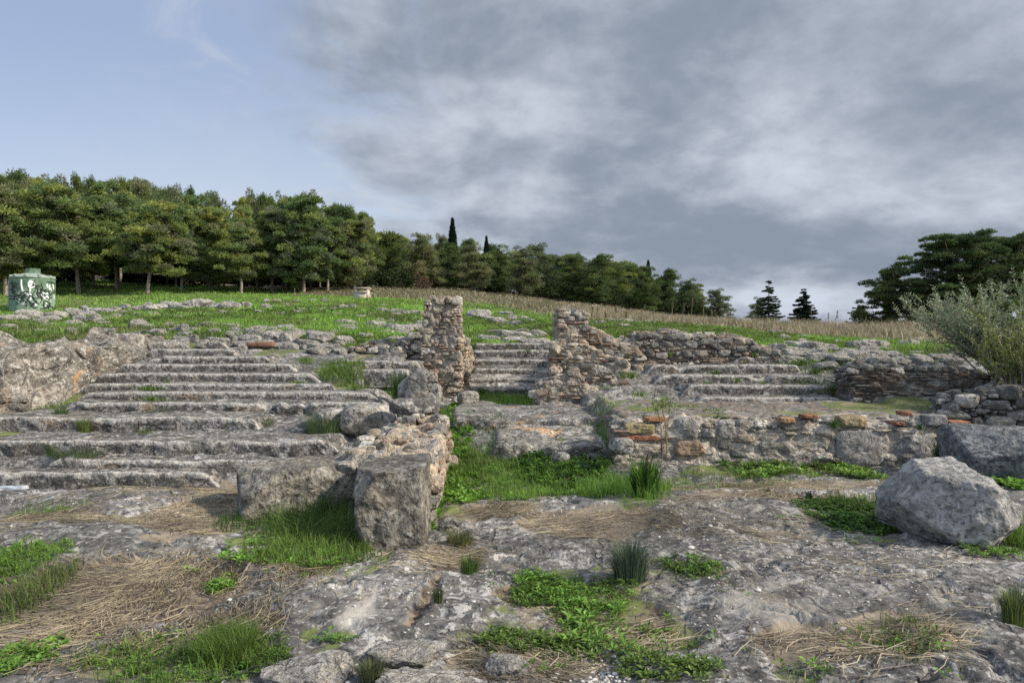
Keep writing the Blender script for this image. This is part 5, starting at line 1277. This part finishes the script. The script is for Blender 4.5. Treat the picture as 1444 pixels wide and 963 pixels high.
tuft(618, 856, 20, 24, 'mossy tuft in a crack of the bedrock', TIRED, 160)
tuft(1142, 716, 16, 18, 'tiny dark-leaved plant on the edge of the clover', [(.02, .05, .03)], 30, None, .9, .02, 'small_plant', 'plant')
tuft(566, 560, 46, 46, 'dark overgrown tuft behind the small rounded block', DKG, 420, 10.8)
def stalk_plant(px, py, Y, hs, label, pal_head=None, group=None, cat='plant', name='dry_stalk', sp=.08, rad=.006):
    q = P(px, py, Y); lst, hl = [], []
    o = thing(name, q, label, cat, group)
    for k, h in enumerate(hs):
        a = rng.uniform(0, 6.28); d = np.array([math.cos(a)*sp, math.sin(a)*sp, 0]); b = d*.5*k
        pts = b+np.linspace(0, 1, 6)[:, None]*np.array([0, 0, h])+d*np.linspace(0, 1, 6)[:, None]**2*1.2+rng.normal(0, .008, (6, 3))
        lst.append((*tube(pts, np.linspace(rad, rad*.5, 6), 5), (1, 1, 1))); hl.append(pts[-1])
    V, Fq, T = merge(lst)
    link('stem', make_mesh('stem', V, Fq, M['stalk']), o)
    n = 60*len(hl)
    if pal_head is not None:
        C = np.concatenate([e+rng.normal(0, 1, (60, 3))*np.array([.05, .05, .05]) for e in hl]); D = rng.normal(size=(n, 3))+[0, 0, .8]
        V, Fq, T = tufts(C, D, rng.uniform(.06, .14, n), rng.uniform(.002, .004, n), rng, jit(pal_head, n, rng)); link('foliage', make_mesh('foliage', V, Fq, M['bush_leaves'], None, T, False), o)
    else:
        for e in hl:
            C = e+np.array([0, 0, -1.])*rng.uniform(0, .3, 40)[:, None]*hs[0]+rng.normal(0, .012, (40, 3)); n = len(C)
            V, Fq, T = tufts(C, rng.normal(size=(n, 3))+[0, 0, 1.], rng.uniform(.03, .06, n), rng.uniform(.006, .012, n), rng, jit([(.16, .12, .08), (.22, .17, .1)], n, rng)); link('seed_head', make_mesh('seed_head', V, Fq, M['bush_leaves'], None, T, False), o)
    return o
flat_mat('stalk', (.20, .155, .075), .8, .3)
stalk_plant(940, 640, 8.35, (.62, .60, .55), 'tall feathery fennel with bare stems in front of the long wall', [(.10, .17, .03), (.14, .2, .04)], None, 'plant', 'fennel_plant', .05, .009)
stalk_plant(930, 715, 7.1, (.72, .55), 'thin dry stalks rising from the passage grass beside the strap-leaved clump', None, None, 'dry stalk')
for px, Y, h in [(852, 19, .6), (868, 20, .7), (880, 20, .5), (905, 21, .7), (948, 21, .9), (962, 22, .8), (975, 22, 1.), (992, 22, 1.1), (1006, 23, .7), (1146, 27, 1.1), (1168, 27, .9), (1178, 26, 1.0), (1218, 27, .8), (1060, 25, .8), (836, 22, .6)]:
    x = (px-CX)/F_PX*Y; z = gz1(x, Y); stalk_plant(px, CY+(EYE-z)/Y*F_PX, Y, (h,), 'dry brown seed stalk standing above the dry grass of the ridge', None, 'dry stalks on the ridge', 'dry stalk', 'dry_stalk', .06, .014)
for px, h in [(415, .7), (468, .6), (545, .5), (385, .5)]:
    q = hit(px, 425); stalk_plant(px, CY+(EYE-q[2])/q[1]*F_PX, q[1], (h,), 'reddish dry stalk standing in the green meadow', None, 'dry stalks in the meadow', 'dry stalk', 'dry_stalk', .06, .02)

# ------------------------------------------------------------------ sky, sun, camera
SUN_AZ, SUN_EL = math.radians(104), math.radians(33)   # clockwise from +Y
W = bpy.data.worlds.new('World'); SC.world = W; W.use_nodes = True
g = NT(W.node_tree)
sky = g.n('ShaderNodeTexSky', sky_type='NISHITA', sun_disc=False, sun_elevation=SUN_EL, sun_rotation=SUN_AZ, altitude=100., air_density=1., dust_density=1.5, ozone_density=1.2)
dirv = g.n('ShaderNodeTexCoord').outputs['Generated']
sx = g.n('ShaderNodeSeparateXYZ', {0: dirv})
den = g.math('ADD', g.math('MAXIMUM', sx.outputs[2], 0.), .34)
pl = g.n('ShaderNodeCombineXYZ', {0: g.math('DIVIDE', sx.outputs[0], den), 1: g.math('DIVIDE', sx.outputs[1], den), 2: 0.}).outputs[0]
azt = g.math('DIVIDE', sx.outputs[0], g.math('MAXIMUM', sx.outputs[1], .05))     # tangent of azimuth
elt = g.math('DIVIDE', sx.outputs[2], g.math('MAXIMUM', sx.outputs[1], .05))
big = g.noise(pl, 1.3, 6, .55, .25); fine = g.noise(pl, 4.6, 12, .62, .2); wisp = g.noise(pl, 2.5, 10, .62, .5); mid_ = g.noise(pl, 2.6, 7, .56, .25)
# the cloud bank lies to the right of a ragged edge; clear sky with thin veil to the left
edge_ = g.math('ADD', azt, g.math('MULTIPLY', elt, .35))
edge_ = g.math('ADD', edge_, g.math('MULTIPLY', g.math('SUBTRACT', wisp, .5), .95))
bank_ = g.ramp(edge_, -.26, .04)
def sblob(ax, el, rx, ry):
    dx = g.math('DIVIDE', g.math('SUBTRACT', azt, ax), rx); dy = g.math('DIVIDE', g.math('SUBTRACT', elt, el), ry)
    r2 = g.math('ADD', g.math('MULTIPLY', dx, dx), g.math('MULTIPLY', dy, dy)); return g.math('EXPONENT', g.math('MULTIPLY', r2, -1.))
br = g.math('ADD', g.math('MULTIPLY', g.math('SUBTRACT', big, .52), 1.3), g.math('MULTIPLY', g.math('SUBTRACT', fine, .5), 1.7))
bil = g.math('ABSOLUTE', g.math('SUBTRACT', g.noise(pl, 3.6, 8, .55, .2), .5))
br = g.math('ADD', br, g.math('MULTIPLY', g.ramp(mid_, .40, .62, -.5, .5), .5)); br = g.math('ADD', br, g.math('MULTIPLY', g.math('SUBTRACT', .08, bil), 2.))
for a in [(.42, .27, .36, .09, .30), (.02, .36, .09, .07, .45), (-.06, .20, .10, .045, .5), (.70, .23, .28, .05, .45), (.40, .068, .26, .025, .75), (.75, .42, .25, .10, .2), (.05, .10, .12, .03, .25),
          (-.06, .44, .17, .09, -.35), (.32, .45, .26, .07, -.45), (.30, .15, .36, .05, -.6), (.68, .13, .35, .045, -.55), (.15, .24, .12, .05, -.25)]:
    br = g.math('ADD', br, g.math('MULTIPLY', sblob(*a[:4]), a[4]))
cloudc = g.mix(g.ramp(br, -.72, 1.2), (.135, .16, .20), (.335, .36, .41))
clear = g.mix(.62, g.n('ShaderNodeVectorMath', {0: sky.outputs[0], 1: (.065, .065, .065)}, operation='MULTIPLY').outputs[0], g.mix(g.ramp(elt, .05, .5), (.39, .425, .48), (.235, .29, .41)))
veil = g.math('MULTIPLY', g.ramp(big, .42, .7), .35)
clear = g.mix(veil, clear, (.36, .38, .415))
wsp = g.math('MULTIPLY', g.ramp(g.noise(pl, 3.4, 11, .66, .9), .50, .68), g.math('MULTIPLY', g.ramp(azt, -.75, -.25), .75))
clear = g.mix(wsp, clear, (.31, .335, .375))
skyc = g.mix(bank_, clear, cloudc)
# unseen sky overhead and behind the camera made brighter, added to soften the shadows
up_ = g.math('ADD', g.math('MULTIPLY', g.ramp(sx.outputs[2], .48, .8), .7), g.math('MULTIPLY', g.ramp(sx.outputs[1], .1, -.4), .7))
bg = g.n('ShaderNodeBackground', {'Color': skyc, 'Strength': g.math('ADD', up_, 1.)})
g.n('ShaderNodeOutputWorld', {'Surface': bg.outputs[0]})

sl = bpy.data.lights.new('sun', 'SUN'); sl.energy = 3.3; sl.angle = math.radians(3); sl.color = (1., .90, .77)
so = bpy.data.objects.new('sun', sl); COL.objects.link(so)
sd = Vector((math.sin(SUN_AZ)*math.cos(SUN_EL), math.cos(SUN_AZ)*math.cos(SUN_EL), math.sin(SUN_EL)))
so.rotation_euler = sd.to_track_quat('Z', 'Y').to_euler(); so.location = (20, -5, 30)

cam = bpy.data.cameras.new('camera'); cam.sensor_width = 36; cam.lens = F_PX/1444*36; cam.clip_start = .05; cam.clip_end = 20000
co = bpy.data.objects.new('camera', cam); COL.objects.link(co); co.location = (0, 0, EYE); co.rotation_euler = (math.radians(90), 0, 0)
SC.camera = co
SC.view_settings.view_transform = 'Standard'; SC.view_settings.look = 'None'; SC.view_settings.exposure = .95; SC.view_settings.gamma = 1.
SC.cycles.max_bounces = 5; SC.cycles.diffuse_bounces = 3; SC.cycles.transparent_max_bounces = 4
SC.cycles.use_denoising = False
